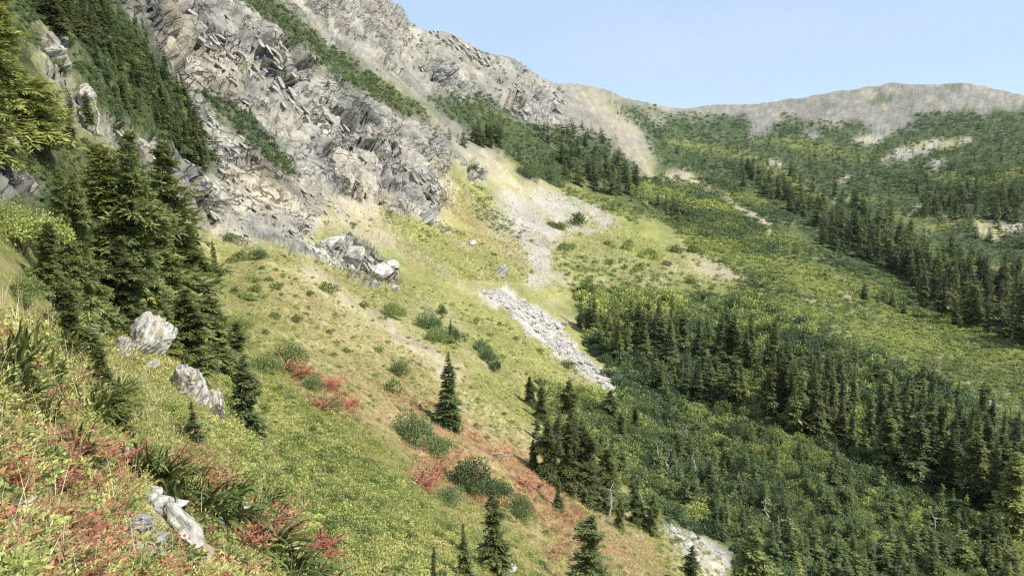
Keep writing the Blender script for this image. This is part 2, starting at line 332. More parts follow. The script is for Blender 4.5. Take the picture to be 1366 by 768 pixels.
disp += soft * (fbm(flat / 6.0, 4, 101) * np.clip(rf / 60, .12, 1.0) * 0.7 + fbm(flat / 1.3, 3, 105) * .12 * np.clip(50 / rf, 0, 1) + fbm(flat / 40, 3, 107) * np.clip(rf / 300, 0, 2.5))
# hollows and overhung recesses in the cliffs
for cu, cv, ru, rv, dp in ((470,163,15,17,6),(497,192,20,7,5),(457,148,14,6,5),(513,222,4,20,5),(570,190,5,8,4),(543,172,9,6,5),(632,228,12,9,7),(408,86,20,7,5),(385,60,16,6,4),(400,110,14,5,4),(310,232,10,5,3),(255,22,14,7,5),(300,118,8,5,3),(440,300,8,4,2),(475,330,9,4,2),(340,210,12,4,3),(690,130,12,12,14),(590,100,18,12,8),(360,142,10,4,3),(480,250,5,16,4),(545,250,4,14,3),(425,175,5,14,3),(270,60,14,6,5),(330,80,16,5,4)):
    dd_ = np.sqrt(((pu0 + wu * .35 - cu) / ru) ** 2 + ((pv0 + wv * .35 - cv) / rv) ** 2); disp -= dp * np.clip((1 - dd_) * 4, 0, 1)
fade = np.clip((rf - 1.2) / 3, 0, 1) * np.clip((2500 - rf) / 400, 0, 1)
GP = (flat + nf * (disp * fade)[:, None]).reshape(NA, NRW, 3)
# colour = land cover x variation of the material itself
mixn = np.clip(.5 + 1.1 * fbm(flat / 1.6, 3, 111) * np.clip(60 / rf, 0, 1) + .9 * lf, 0, 1)[:, None, None]
colr = (CW[:, :, None] * (CA[None] * (1 - mixn) + CB[None] * mixn)).sum(1)
warm = np.clip(fbm(flat / 16, 4, 121) * 2.4 - .3, 0, 1)[:, None] * (CW[:, 6] + CW[:, 7] * .15)[:, None]
colr = colr * (1 - warm * .4) + np.array([.58, .46, .27]) * warm * .4
cold = np.clip(fbm(flat / 11, 4, 131) * 2.6 - .2, 0, 1)[:, None] * CW[:, 6][:, None]
colr = colr * (1 - cold * np.array([.42, .40, .38]))
str_ = np.zeros(len(flat)); str_[act] = fbm(loc / np.array([6, 2.2, 1.8]), 4, 171) * 1.5 + fbm(loc / np.array([20, 9, 7]), 3, 181)
colr = colr * (1 + str_ * .34 * np.clip(ROCK, 0, 1))[:, None]
lich = np.clip(fbm(loc / np.array([9, 3, 1.2]), 4, 141) * 3.2 - .3, 0, 1) if False else None
speck = (1 + .35 * fbm(flat / .7, 3, 151) * np.clip(70 / rf, 0, 1) + .3 * fbm(flat / 5, 3, 157))[:, None]
colr = np.clip(colr * speck, 0.01, 0.8)
cls = CW.argmax(1); grp = np.array([0, 0, 0, 1, 1, 2, 3, 4, 5, 5])[cls].reshape(NA, NRW)
GCOL = np.concatenate([colr, np.ones((len(colr), 1))], 1).reshape(NA, NRW, 4)
# ------------------------------------------------------------------ materials
def nodes(name):
    m = bpy.data.materials.new(name); m.use_nodes = True; t = m.node_tree; t.nodes.clear()
    return m, t, (lambda k, **kw: _nd(t, k, **kw)), t.links.new
def _nd(t, k, **kw):
    n = t.nodes.new(k)
    for a, b in kw.items():
        if a.startswith('i'): n.inputs[int(a[1:])].default_value = b
        else: setattr(n, a, b)
    return n
def ground_mat(name, fine, bumpd, contrast, stretch=None):
    m, t, N, K = nodes(name)
    o = N('ShaderNodeOutputMaterial'); b = N('ShaderNodeBsdfPrincipled'); b.inputs['Roughness'].default_value = .92; b.inputs['Specular IOR Level'].default_value = .15
    at = N('ShaderNodeAttribute', attribute_name='Col'); g = N('ShaderNodeNewGeometry'); mp = N('ShaderNodeMapping')
    if stretch: mp.inputs['Rotation'].default_value = (math.radians(-38), math.radians(38), math.radians(30)); mp.inputs['Scale'].default_value = stretch
    K(g.outputs['Position'], mp.inputs[0])
    n1 = N('ShaderNodeTexNoise'); n1.inputs['Scale'].default_value = fine; n1.inputs['Detail'].default_value = 8; n1.inputs['Roughness'].default_value = .68
    K(mp.outputs[0], n1.inputs['Vector'])
    r = N('ShaderNodeMapRange', i1=.30, i2=.70, i3=1 - contrast, i4=1 + contrast)
    K(n1.outputs[0], r.inputs[0])
    mu = N('ShaderNodeVectorMath', operation='SCALE'); K(at.outputs['Color'], mu.inputs[0]); K(r.outputs[0], mu.inputs['Scale'])
    K(mu.outputs[0], b.inputs['Base Color'])
    bp = N('ShaderNodeBump'); bp.inputs['Strength'].default_value = .9; bp.inputs['Distance'].default_value = bumpd
    K(n1.outputs[0], bp.inputs['Height']); K(bp.outputs[0], b.inputs['Normal']); K(b.outputs[0], o.inputs[0])
    return m
M = {}
M['meadow'] = ground_mat('meadow', 1.6, .5, .42)
M['gravel'] = ground_mat('gravel', 1.2, .5, .30)
M['shingle'] = ground_mat('shingle', 1.8, .6, .22)
M['rock'] = ground_mat('rock', .8, 1.0, .36)
def add_cracks(m):          # joints: narrow lines, darker in colour and also recessed
    t = m.node_tree; K = t.links.new; b = [n for n in t.nodes if n.type == 'BSDF_PRINCIPLED'][0]
    g = t.nodes.new('ShaderNodeNewGeometry'); mp = t.nodes.new('ShaderNodeMapping'); mp.inputs['Rotation'].default_value = (.5, .75, .4); mp.inputs['Scale'].default_value = (.5, 1, 1.25)
    nz = t.nodes.new('ShaderNodeTexNoise'); nz.inputs['Scale'].default_value = .45; nz.inputs['Detail'].default_value = 4
    ad = t.nodes.new('ShaderNodeVectorMath'); ad.operation = 'MULTIPLY_ADD'; ad.inputs[1].default_value = (2.2, 2.2, 2.2)
    K(g.outputs['Position'], nz.inputs['Vector']); K(nz.outputs['Color'], ad.inputs[0]); K(g.outputs['Position'], ad.inputs[2]); K(ad.outputs[0], mp.inputs[0])
    hs = []
    for sc, wd in ((.16, .035), (.42, .05)):
        v = t.nodes.new('ShaderNodeTexVoronoi'); v.feature = 'DISTANCE_TO_EDGE'; v.inputs['Scale'].default_value = sc; K(mp.outputs[0], v.inputs['Vector'])
        r = t.nodes.new('ShaderNodeMapRange'); r.inputs[1].default_value = 0; r.inputs[2].default_value = wd; K(v.outputs['Distance'], r.inputs[0]); hs.append(r)
    # joints open only here and there
    mk = t.nodes.new('ShaderNodeTexNoise'); mk.inputs['Scale'].default_value = .12; mk.inputs['Detail'].default_value = 3; K(g.outputs['Position'], mk.inputs['Vector'])
    mr = t.nodes.new('ShaderNodeMapRange'); mr.inputs[1].default_value = .44; mr.inputs[2].default_value = .6; K(mk.outputs[0], mr.inputs[0])
    mn = t.nodes.new('ShaderNodeMath'); mn.operation = 'MINIMUM'; K(hs[0].outputs[0], mn.inputs[0]); K(hs[1].outputs[0], mn.inputs[1])
    mm = t.nodes.new('ShaderNodeMath'); mm.operation = 'MAXIMUM'; K(mn.outputs[0], mm.inputs[0]); K(mr.outputs[0], mm.inputs[1])
    sc_ = t.nodes.new('ShaderNodeMath'); sc_.operation = 'MULTIPLY_ADD'; sc_.inputs[1].default_value = .45; sc_.inputs[2].default_value = .55; K(mm.outputs[0], sc_.inputs[0])
    mu = t.nodes.new('ShaderNodeVectorMath'); mu.operation = 'SCALE'; K(b.inputs['Base Color'].links[0].from_socket, mu.inputs[0]); K(sc_.outputs[0], mu.inputs['Scale']); K(mu.outputs[0], b.inputs['Base Color'])
    b2 = t.nodes.new('ShaderNodeBump'); b2.inputs['Strength'].default_value = 1; b2.inputs['Distance'].default_value = .8
    old = b.inputs['Normal'].links[0].from_socket; K(mm.outputs[0], b2.inputs['Height']); K(old, b2.inputs['Normal']); K(b2.outputs[0], b.inputs['Normal'])
add_cracks(M['rock'])
M['ridge_rock'] = ground_mat('ridge_rock', .2, 1.6, .3)
M['scrub_ground'] = ground_mat('scrub_ground', .8, 1.4, .6)
idx = np.arange(NA * NRW).reshape(NA, NRW)
F = np.stack([idx[:-1, :-1], idx[1:, :-1], idx[1:, 1:], idx[:-1, 1:]], -1)
FG = grp[:-1, :-1]
def np_mesh(name, co, faces, col=None, smooth=True, attr='Col'):
    me = bpy.data.meshes.new(name); nv, nf_ = len(co), len(faces); k = faces.shape[1]
    me.vertices.add(nv); me.vertices.foreach_set('co', np.ascontiguousarray(co, np.float32).ravel())
    me.loops.add(nf_ * k); me.loops.foreach_set('vertex_index', np.ascontiguousarray(faces, np.int32).ravel())
    me.polygons.add(nf_); me.polygons.foreach_set('loop_start', np.arange(0, nf_ * k, k, dtype=np.int32))
    me.polygons.foreach_set('use_smooth', np.full(nf_, bool(smooth)))
    if col is not None:
        a = me.color_attributes.new(attr, 'FLOAT_COLOR', 'POINT'); a.data.foreach_set('color', np.ascontiguousarray(col, np.float32).ravel())
    me.update(calc_edges=True)
    return me
def link(name, me, parent=None, **kw):
    o = bpy.data.objects.new(name, me); S.collection.objects.link(o)
    if parent is not None: o.parent = parent
    for a, b in kw.items(): o[a] = b
    return o
for k, (nm, mt) in enumerate((('grass_slope', 'meadow'), ('gravel_slope', 'gravel'), ('stream_bed', 'shingle'), ('rock_cliff', 'rock'), ('mountain_ridge', 'ridge_rock'), ('forest_ground', 'scrub_ground'))):
    f = F[FG == k]; used, inv = np.unique(f, return_inverse=True)
    me = np_mesh(nm, GP.reshape(-1, 3)[used], inv.reshape(-1, 4), GCOL.reshape(-1, 4)[used], smooth=True)
    me.materials.append(M[mt]); link(nm, me, kind='structure')
# first ground point along the sight line through a place of the photograph
RF = np.exp(GR)
def hit(u, v):
    u = np.atleast_1d(np.asarray(u, float)); v = np.atleast_1d(np.asarray(v, float))
    t, e = px2dir(u, v)
    i = np.clip(np.round(np.interp(t, azs, np.arange(NA))).astype(int), 0, NA - 1)
    out = np.zeros((len(u), 3)); ok = np.zeros(len(u), bool)
    for k in range(0, len(u), 4000):
        ii = i[k:k + 4000]; g = GP[ii]
        ez = g[..., 2] / np.hypot(g[..., 0], g[..., 1]); m = (ez >= e[k:k + 4000, None]) & (RF[ii] > 2.2)
        j = m.argmax(1); ok[k:k + 4000] = m.any(1); n_ = np.arange(len(ii)); j0 = np.maximum(j - 1, 0)
        e0, e1 = ez[n_, j0], ez[n_, j]; f_ = np.clip((e[k:k + 4000] - e0) / np.where(np.abs(e1 - e0) < 1e-9, 1, e1 - e0), 0, 1)[:, None]
        p = g[n_, j0] * (1 - f_) + g[n_, j] * f_
        d_ = t[k:k + 4000] - np.arctan2(p[:, 0], p[:, 1]); c_, s_ = np.cos(d_), np.sin(d_)
        out[k:k + 4000] = np.stack([p[:, 0] * c_ + p[:, 1] * s_, -p[:, 0] * s_ + p[:, 1] * c_, p[:, 2]], 1)
    return out, ok
def seen(pts, lift):          # is a plant of this height there visible at all over the ground before it
    x, y, z = pts[:, 0], pts[:, 1], pts[:, 2] + lift
    return np.ones(len(pts), bool)
# ------------------------------------------------------------------ plant materials
def leaf_mat(name, a, b, var=.35, trans=.22, rough=.6, patch=.0, world=0.04):
    m, t, N, K = nodes(name)
    o = N('ShaderNodeOutputMaterial'); p = N('ShaderNodeBsdfPrincipled'); p.inputs['Roughness'].default_value = rough; p.inputs['Specular IOR Level'].default_value = .25
    ti = N('ShaderNodeAttribute', attribute_name='tint', attribute_type='INSTANCER')
    oi = N('ShaderNodeObjectInfo'); lf_ = N('ShaderNodeAttribute', attribute_name='leaf')
    mixc = N('ShaderNodeMix', data_type='RGBA'); mixc.inputs[6].default_value = (*a, 1); mixc.inputs[7].default_value = (*b, 1)
    K(ti.outputs['Fac'], mixc.inputs[0])
    s1 = N('ShaderNodeMath', operation='MULTIPLY_ADD', i1=var, i2=1 - var / 2); K(oi.outputs['Random'], s1.inputs[0])
    s2 = N('ShaderNodeMath', operation='MULTIPLY_ADD', i1=.9, i2=.55); K(lf_.outputs['Fac'], s2.inputs[0])
    s3 = N('ShaderNodeMath', operation='MULTIPLY'); K(s1.outputs[0], s3.inputs[0]); K(s2.outputs[0], s3.inputs[1])
    mu = N('ShaderNodeVectorMath', operation='SCALE'); K(mixc.outputs[2], mu.inputs[0]); K(s3.outputs[0], mu.inputs['Scale'])
    K(mu.outputs[0], p.inputs['Base Color'])
    if trans:
        tr = N('ShaderNodeBsdfTranslucent'); K(mu.outputs[0], tr.inputs[0]); ms = N('ShaderNodeMixShader'); ms.inputs[0].default_value = trans
        K(p.outputs[0], ms.inputs[1]); K(tr.outputs[0], ms.inputs[2]); K(ms.outputs[0], o.inputs[0])
    else: K(p.outputs[0], o.inputs[0])
    return m
M['fir'] = leaf_mat('fir_needles', (.112,.148,.062), (.36,.38,.11), trans=.3, var=.5)
M['scrub'] = leaf_mat('scrub_leaves', (.118,.175,.078), (.42,.46,.14), trans=.28, var=.6)
M['herb'] = leaf_mat('herb_leaves', (.30,.34,.10), (.56,.52,.21), trans=.3)
M['grass'] = leaf_mat('grass_blades', (.32,.35,.10), (.60,.48,.27), trans=.3)
M['strap'] = leaf_mat('strap_leaves', (.085,.12,.035), (.26,.27,.08), trans=.2, rough=.42)
M['red'] = leaf_mat('red_leaves', (.45,.145,.105), (.44,.25,.15), trans=.3, rough=.5)
M['straw'] = leaf_mat('straw_stalks', (.60,.49,.30), (.70,.62,.42), trans=.2)
def wood_mat(name, a, b, sc):
    m, t, N, K = nodes(name)
    o = N('ShaderNodeOutputMaterial'); p = N('ShaderNodeBsdfPrincipled'); p.inputs['Roughness'].default_value = .85; p.inputs['Specular IOR Level'].default_value = .2
    tcn = N('ShaderNodeTexCoord'); mp = N('ShaderNodeMapping'); mp.inputs['Scale'].default_value = (sc, sc, sc * .15); K(tcn.outputs['Object'], mp.inputs[0])
    n = N('ShaderNodeTexNoise'); n.inputs['Scale'].default_value = 1; n.inputs['Detail'].default_value = 6; K(mp.outputs[0], n.inputs['Vector'])
    mixc = N('ShaderNodeMix', data_type='RGBA'); mixc.inputs[6].default_value = (*a, 1); mixc.inputs[7].default_value = (*b, 1); K(n.outputs[0], mixc.inputs[0])
    K(mixc.outputs[2], p.inputs['Base Color']); bp = N('ShaderNodeBump'); bp.inputs['Strength'].default_value = .6; bp.inputs['Distance'].default_value = .05
    K(n.outputs[0], bp.inputs['Height']); K(bp.outputs[0], p.inputs['Normal']); K(p.outputs[0], o.inputs[0]); return m
M['bark'] = wood_mat('bark', (.07,.055,.042), (.24,.20,.16), 30)
M['deadwood'] = wood_mat('weathered_wood', (.34,.31,.27), (.62,.58,.52), 30)
def boulder_mat(name, a, b, band_sc, tan=(.50,.40,.24)):
    m, t, N, K = nodes(name)
    o = N('ShaderNodeOutputMaterial'); p = N('ShaderNodeBsdfPrincipled'); p.inputs['Roughness'].default_value = .85; p.inputs['Specular IOR Level'].default_value = .2
    tcn = N('ShaderNodeTexCoord'); mp = N('ShaderNodeMapping'); mp.inputs['Scale'].default_value = (1.2, 1.2, band_sc); K(tcn.outputs['Object'], mp.inputs[0])
    n = N('ShaderNodeTexNoise'); n.inputs['Scale'].default_value = 1.3; n.inputs['Detail'].default_value = 7; n.inputs['Roughness'].default_value = .62; n.inputs['Distortion'].default_value = .5; K(mp.outputs[0], n.inputs['Vector'])
    r = N('ShaderNodeMapRange', i1=.40, i2=.58); K(n.outputs[0], r.inputs[0])
    mixc = N('ShaderNodeMix', data_type='RGBA'); mixc.inputs[6].default_value = (*a, 1); mixc.inputs[7].default_value = (*b, 1); K(r.outputs[0], mixc.inputs[0])
    n2 = N('ShaderNodeTexNoise'); n2.inputs['Scale'].default_value = 2.2; n2.inputs['Detail'].default_value = 5; K(tcn.outputs['Object'], n2.inputs['Vector'])
    r2 = N('ShaderNodeMapRange', i1=.56, i2=.72, i3=0, i4=.6); K(n2.outputs[0], r2.inputs[0])
    m2 = N('ShaderNodeMix', data_type='RGBA'); m2.inputs[7].default_value = (*tan, 1); K(r2.outputs[0], m2.inputs[0]); K(mixc.outputs[2], m2.inputs[6])
    K(m2.outputs[2], p.inputs['Base Color'])
    bp = N('ShaderNodeBump'); bp.inputs['Strength'].default_value = .8; bp.inputs['Distance'].default_value = .12; K(n.outputs[0], bp.inputs['Height'])
    K(bp.outputs[0], p.inputs['Normal']); K(p.outputs[0], o.inputs[0]); return m
M['slate'] = boulder_mat('layered_pale_rock', (.25,.24,.215), (.64,.61,.54), 11)
M['stone'] = boulder_mat('stone', (.24,.235,.22), (.62,.59,.54), 2.5)
M['cliffstone'] = boulder_mat('cliff_stone', (.25,.243,.22), (.44,.425,.38), 1.6)
M['greystone'] = boulder_mat('grey_stone', (.17,.17,.16), (.40,.395,.37), 4)
# ------------------------------------------------------------------ plant shapes: arrays of small leaf faces
def basis(d):
    d = d / (np.linalg.norm(d, axis=1, keepdims=True) + 1e-9)
    r = np.where(np.abs(d[:, 2:3]) < .95, np.array([[0, 0, 1.]]), np.array([[1., 0, 0]]))
    a = np.cross(d, r); a /= np.linalg.norm(a, axis=1, keepdims=True) + 1e-9
    return d, a, np.cross(a, d)
def leaves(p, d, l, w, rng, roll=None, blunt=.35):
    """one kite-shaped leaf per point: p base, d direction, l length, w width"""
    n = len(p); d, a, b = basis(d); roll = rng.uniform(0, 6.28, n) if roll is None else roll
    s = a * np.cos(roll)[:, None] + b * np.sin(roll)[:, None]
    l = np.broadcast_to(l, n)[:, None]; w = np.broadcast_to(w, n)[:, None]
    co = np.stack([p, p + d * l * .55 + s * w * .5, p + d * l, p + d * l * blunt - s * w * .5], 1).reshape(-1, 3)
    v = np.repeat(rng.random(n), 4)
    return co, np.arange(4 * n).reshape(-1, 4), v
class Acc:
    def __init__(s): s.c, s.f, s.v, s.n = [], [], [], 0
    def add(s, co, f, v):
        s.c.append(co); s.f.append(f + s.n); s.v.append(v); s.n += len(co)
    def mesh(s, name, mat, smooth=False):
        v = np.concatenate(s.v); col = np.stack([v, v, v, np.ones_like(v)], 1)
        me = np_mesh(name, np.concatenate(s.c), np.concatenate(s.f), col, smooth, 'leaf'); me.materials.append(M[mat]); return me
def fir_crown(seed, hi=1, R=.17, ragged=.3, bare=.04, power=.8, sweep=0.0):
    """drooping whorls of flat branches; hi: 0 far, 1 middle, 2 near, 3 close by"""
    rng = np.random.default_rng(seed); A = Acc()
    nw = (11, 20, 30, 40)[hi]; nb = (5, 6, 8, 9)[hi]
    P, D, Lh, T_ = [], [], [], []; wob = ragged * .45; wf = rng.uniform(9, 16); wp = rng.uniform(0, 6)
    for k in range(nw):
        t = bare + (1 - bare) * (k + rng.uniform(-.3, .3)) / nw; t = min(max(t, .02), .985)
        ph = rng.uniform(0, 6.28)
        for j in range(nb):
            az = ph + j * 6.283 / nb + rng.uniform(-.35, .35)
            ln = R * ((1 - t) ** power) * rng.uniform(1 - ragged, 1 + ragged * .6) + .010
            if rng.random() < .10 * ragged / .3: ln *= .45
            ln *= 1 + wob * math.sin(wf * t + wp) + wob * .7 * math.sin(wf * 2.3 * t + wp * 2 + az)
            if sweep: ln *= 1 + sweep * math.cos(az)
            el = (.55 * t - .28) + rng.uniform(-.12, .12)
            P.append((0, 0, t + rng.uniform(-.3, .3) / nw)); D.append((math.cos(az) * math.cos(el), math.sin(az) * math.cos(el), math.sin(el))); Lh.append(ln); T_.append(t)
    P, D, Lh, T_ = np.array(P), np.array(D), np.array(Lh), np.array(T_)
    flat_roll = lambda n: rng.normal(0, .35, n)
    if hi == 0:
        A.add(*leaves(P, D, Lh, Lh * .75 + .006, rng, flat_roll(len(P)) , .45))
        A.add(*leaves(P + D * Lh[:, None] * .2 - [0, 0, .012], D, Lh * .75, Lh * .6 + .006, rng, flat_roll(len(P)) + .5, .45))
    else:
        nt_ = (0, 5, 8, 15)[hi]
        A.add(*leaves(P, D, Lh, Lh * (.30, .30, .14, .06)[hi] + .003, rng, flat_roll(len(P)), .5))
        side = np.cross(D, [0, 0, 1.]); side /= np.linalg.norm(side, axis=1, keepdims=True) + 1e-9
        for k in range(nt_):
            f = .14 + .84 * (k + .5) / nt_
            for sg in (-1, 1):
                droop = -.22 * f * f
                p = P + D * (Lh * f)[:, None] + np.stack([0 * Lh, 0 * Lh, Lh * droop], 1) * .5
                dd = D * rng.uniform(.7, 1.0, (len(P), 1)) + side * sg * rng.uniform(.6, 1.1, (len(P), 1)) + np.stack([0 * Lh, 0 * Lh, rng.normal(-.12, .28, len(P))], 1)
                l = Lh * ((.50, .50, .50, .40)[hi] * (1 - f) + (.2, .2, .2, .13)[hi]) * rng.uniform(.7, 1.3, len(P)) + .004
                A.add(*leaves(p, dd, l, l * (.48, .48, .36, .22)[hi] , rng, flat_roll(len(P)) + sg * .2, .45))
                if hi == 3:
                    dn = dd / (np.linalg.norm(dd, axis=1, keepdims=True)); sn = np.cross(dn, [0, 0, 1.])
                    for g_, s2 in ((.25, 1), (.5, -1)):
                        A.add(*leaves(p + dn * l[:, None] * g_, dn * .7 + sn * s2 * .7 + rng.normal(0, .2, (len(P), 3)), l * .5, l * .15, rng, flat_roll(len(P)), .45))
        # upright inner needles so that the middle does not read as a bare pole
        n = (0, 60, 160, 300)[hi]; t = rng.uniform(bare, .97, n); az = rng.uniform(0, 6.28, n)
        dd = np.stack([np.cos(az), np.sin(az), rng.uniform(-.5, .6, n)], 1)
        A.add(*leaves(np.stack([0 * t, 0 * t, t], 1), dd, (R * (1 - t) ** power) * .6 + .012, .018, rng))
    t = np.linspace(.9, 1.0, 6); A.add(*leaves(np.stack([0 * t, 0 * t, t - .02], 1), np.stack([rng.normal(0, .35, 6), rng.normal(0, .35, 6), np.ones(6)], 1), .035, .008, rng))
    return A
def tube(pts, rad, n=6):
    co, fa = [], []
    for k, (p, r) in enumerate(zip(pts, rad)):
        q = pts[min(k + 1, len(pts) - 1)]; o_ = pts[max(k - 1, 0)]
        d = Vector(q) - Vector(o_); d = d.normalized() if d.length > 1e-6 else Vector((0, 0, 1))
        a = d.orthogonal().normalized(); b = d.cross(a)
        for j in range(n):
            an = 6.28318 * j / n; co.append(tuple(Vector(p) + a * math.cos(an) * r + b * math.sin(an) * r))
        if k: fa += [((k - 1) * n + j, (k - 1) * n + (j + 1) % n, k * n + (j + 1) % n, k * n + j) for j in range(n)]
    return np.array(co), np.array(fa)
def tmesh(name, parts, mat):
    A = Acc()
    for co, fa in parts: A.add(co, fa, np.full(len(co), .5))
    return A.mesh(name, mat, True)
def fir_trunk(seed, hi=1):
    rng = np.random.default_rng(seed); n = (3, 4, 6, 8)[hi]
    pts = [(rng.normal(0, .002) * (k > 0), rng.normal(0, .002) * (k > 0), -.06 + 1.03 * k / n) for k in range(n + 1)]
    return tmesh('fir_trunk', [tube(pts, [.017 * (1 - k / n) ** .9 + .0016 for k in range(n + 1)], 5 + hi)], 'bark')
def fir_limbs(seed):          # bare lower limbs and dead twigs
    rng = np.random.default_rng(seed); parts = []
    for k in range(9):
        t = rng.uniform(.03, .35); az = rng.uniform(0, 6.28); l = .15 * rng.uniform(.5, 1)
        parts.append(tube([(0, 0, t), (math.cos(az) * l * .5, math.sin(az) * l * .5, t - .01), (math.cos(az) * l, math.sin(az) * l, t - .035)], [.004, .0025, .001], 4))
    return tmesh('fir_limb', parts, 'bark')
def shrub_mesh(seed, n, mat='scrub', leaf=.10, clumps=9, flatten=1.05, name='shrub_crown', spread=1.0):
    """lumpy dome of small leaves, unit radius"""
    rng = np.random.default_rng(seed); A = Acc()
    az = rng.uniform(0, 6.28, clumps); rr = np.sqrt(rng.random(clumps)) * .68 * spread
    cc = np.stack([np.cos(az) * rr, np.sin(az) * rr, flatten * rng.uniform(.25, .8, clumps) * (1.15 - rr)], 1); cr = rng.uniform(.22, .42, clumps)
    w = cr ** 2; ci = rng.choice(clumps, n, p=w / w.sum())
    d = rng.normal(0, 1, (n, 3)); d[:, 2] = np.abs(d[:, 2]) * .9 - .25; d /= np.linalg.norm(d, axis=1, keepdims=True)
    p = cc[ci] + d * (cr[ci] * rng.uniform(.55, 1.08, n))[:, None]; p[:, 2] = np.maximum(p[:, 2], -.05)
    dd = d * .6 + rng.normal(0, .6, (n, 3)); dd[:, 2] += .15
    A.add(*leaves(p, dd, leaf * rng.uniform(.6, 1.4, n), leaf * .62, rng)); return A.mesh(name, mat)
def shrub_stems(seed, n=7, mat='bark'):
    rng = np.random.default_rng(seed); parts = []
    for k in range(n):
        az = rng.uniform(0, 6.28); l = rng.uniform(.3, .65)
        parts.append(tube([(0, 0, -.1), (math.cos(az) * l * .4, math.sin(az) * l * .4, .25), (math.cos(az) * l, math.sin(az) * l, .5)], [.03, .018, .006], 4))
    return tmesh('shrub_stem', parts, mat)
def blades(seed, n, mat, name, w=.02, lean=.6, h=(.6, 1), base=.15, curl=.5, seg=3, dirn=None):
    """curved ribbon blades from a common foot, unit height"""
    rng = np.random.default_rng(seed); A = Acc()
    az = rng.uniform(0, 6.28, n); ln = rng.uniform(*h, n); le = rng.uniform(.05, lean, n)
    p = np.stack([np.cos(az) * base * rng.random(n), np.sin(az) * base * rng.random(n), np.full(n, -.03)], 1)
    out_ = np.stack([np.cos(az), np.sin(az), 0 * az], 1)
    if dirn is not None: out_ = out_ * .55 + np.array(dirn)[None] * .8
    sd2 = np.cross(out_, [0, 0, 1.]); sd2 /= np.linalg.norm(sd2, axis=1, keepdims=True) + 1e-9
    tw = rng.normal(0, .4, n)[:, None]; sd2 = sd2 * np.cos(tw) + np.array([0, 0, 1.]) * np.sin(tw)
    rows = []
    for k in range(seg + 1):
        f = k / seg; ang = le + curl * f * f * (1 + le)
        wv_ = w * (1 - f) ** .7 * (1 if k else .6) * .5
        if k: p = p + (np.sin(ang)[:, None] * out_ + np.cos(ang)[:, None] * np.array([0, 0, 1.])) * (ln / seg)[:, None]
        rows.append((p - sd2 * wv_, p + sd2 * wv_))
    co = np.stack([x for r in rows for x in r], 1); m = 2 * (seg + 1)
    f = np.array([[2 * k, 2 * k + 1, 2 * k + 3, 2 * k + 2] for k in range(seg)])
    A.add(co.reshape(-1, 3), (np.arange(n)[:, None, None] * m + f[None]).reshape(-1, 4), np.repeat(rng.random(n), m))
    return A
def pinnate(seed, n, nl, mat, name, ll=.11):
    """plants with feathered leaves on arching stalks, unit height"""
    rng = np.random.default_rng(seed); A = Acc()
    for k in range(n):
        az = rng.uniform(0, 6.28); le = rng.uniform(.1, .95); ln = rng.uniform(.6, 1.05); p = np.array([rng.normal(0, .12), rng.normal(0, .12), 0.])
        o_ = np.array([math.cos(az), math.sin(az), 0]); pp = []
        for j in range(nl):
            f = (j + 1) / nl; ang = le + .7 * f * f; p = p + (math.sin(ang) * o_ + math.cos(ang) * np.array([0, 0, 1])) * ln / nl
            pp.append((p.copy(), math.sin(ang) * o_ + math.cos(ang) * np.array([0, 0, 1])))
        pts = np.array([x[0] for x in pp if True]); ds = np.array([x[1] for x in pp]); s_ = np.cross(ds, [0, 0, 1.]); s_ /= np.linalg.norm(s_, axis=1, keepdims=True) + 1e-9
        st = nl // 3
        for sg in (-1, 1):
            fr = np.linspace(1, .45, nl - st)
            A.add(*leaves(pts[st:], ds[st:] * .55 + s_[st:] * sg + rng.normal(0, .15, (nl - st, 3)), ll * fr * rng.uniform(.8, 1.2, nl - st), ll * .36 * fr, rng, rng.normal(0, .4, nl - st)))
        A.add(*leaves(pts[-1:], ds[-1:], ll, ll * .4, rng))
    return A
import bmesh
def rock_mesh(name, seed, mat, sub=3, lay=.0, squash=(1, 1, 1), rough=.25, cuts=9):
    """angular stone: a sphere cut by planes, then split into layers and roughened"""
    rng = np.random.default_rng(seed); bm = bmesh.new(); bmesh.ops.create_icosphere(bm, subdivisions=sub, radius=1)
    co = np.array([v.co[:] for v in bm.verts]); fa = np.array([[v.index for v in f.verts] for f in bm.faces]); bm.free()
    for k in range(cuts):
        n = rng.normal(0, 1, 3); n /= np.linalg.norm(n); o_ = rng.uniform(.5, .85); dd = co @ n - o_; co -= np.maximum(dd, 0)[:, None] * n
    if lay:
        z = co[:, 2] + fbm(co * 1.3 + seed, 3, seed) * .12; st = np.floor(z / lay)
        s1 = _h(st, 0 * st, 0 * st, seed) - .5; edge = np.abs(z / lay - st - .5) * 2
        co[:, :2] *= (1 + s1 * .11 - (edge > .78) * .07)[:, None]
        co[:, 0] += (_h(st, 0 * st + 3, 0 * st, seed) - .5) * .06
    co *= (1 + rough * fbm(co * 1.6 + seed * 3, 3, seed) + rough * .45 * fbm(co * 5 + seed, 3, seed + 4))[:, None]
    co *= np.array(squash)
    A = Acc(); A.add(co, fa, np.full(len(co), .5)); return A.mesh(name, mat, False)
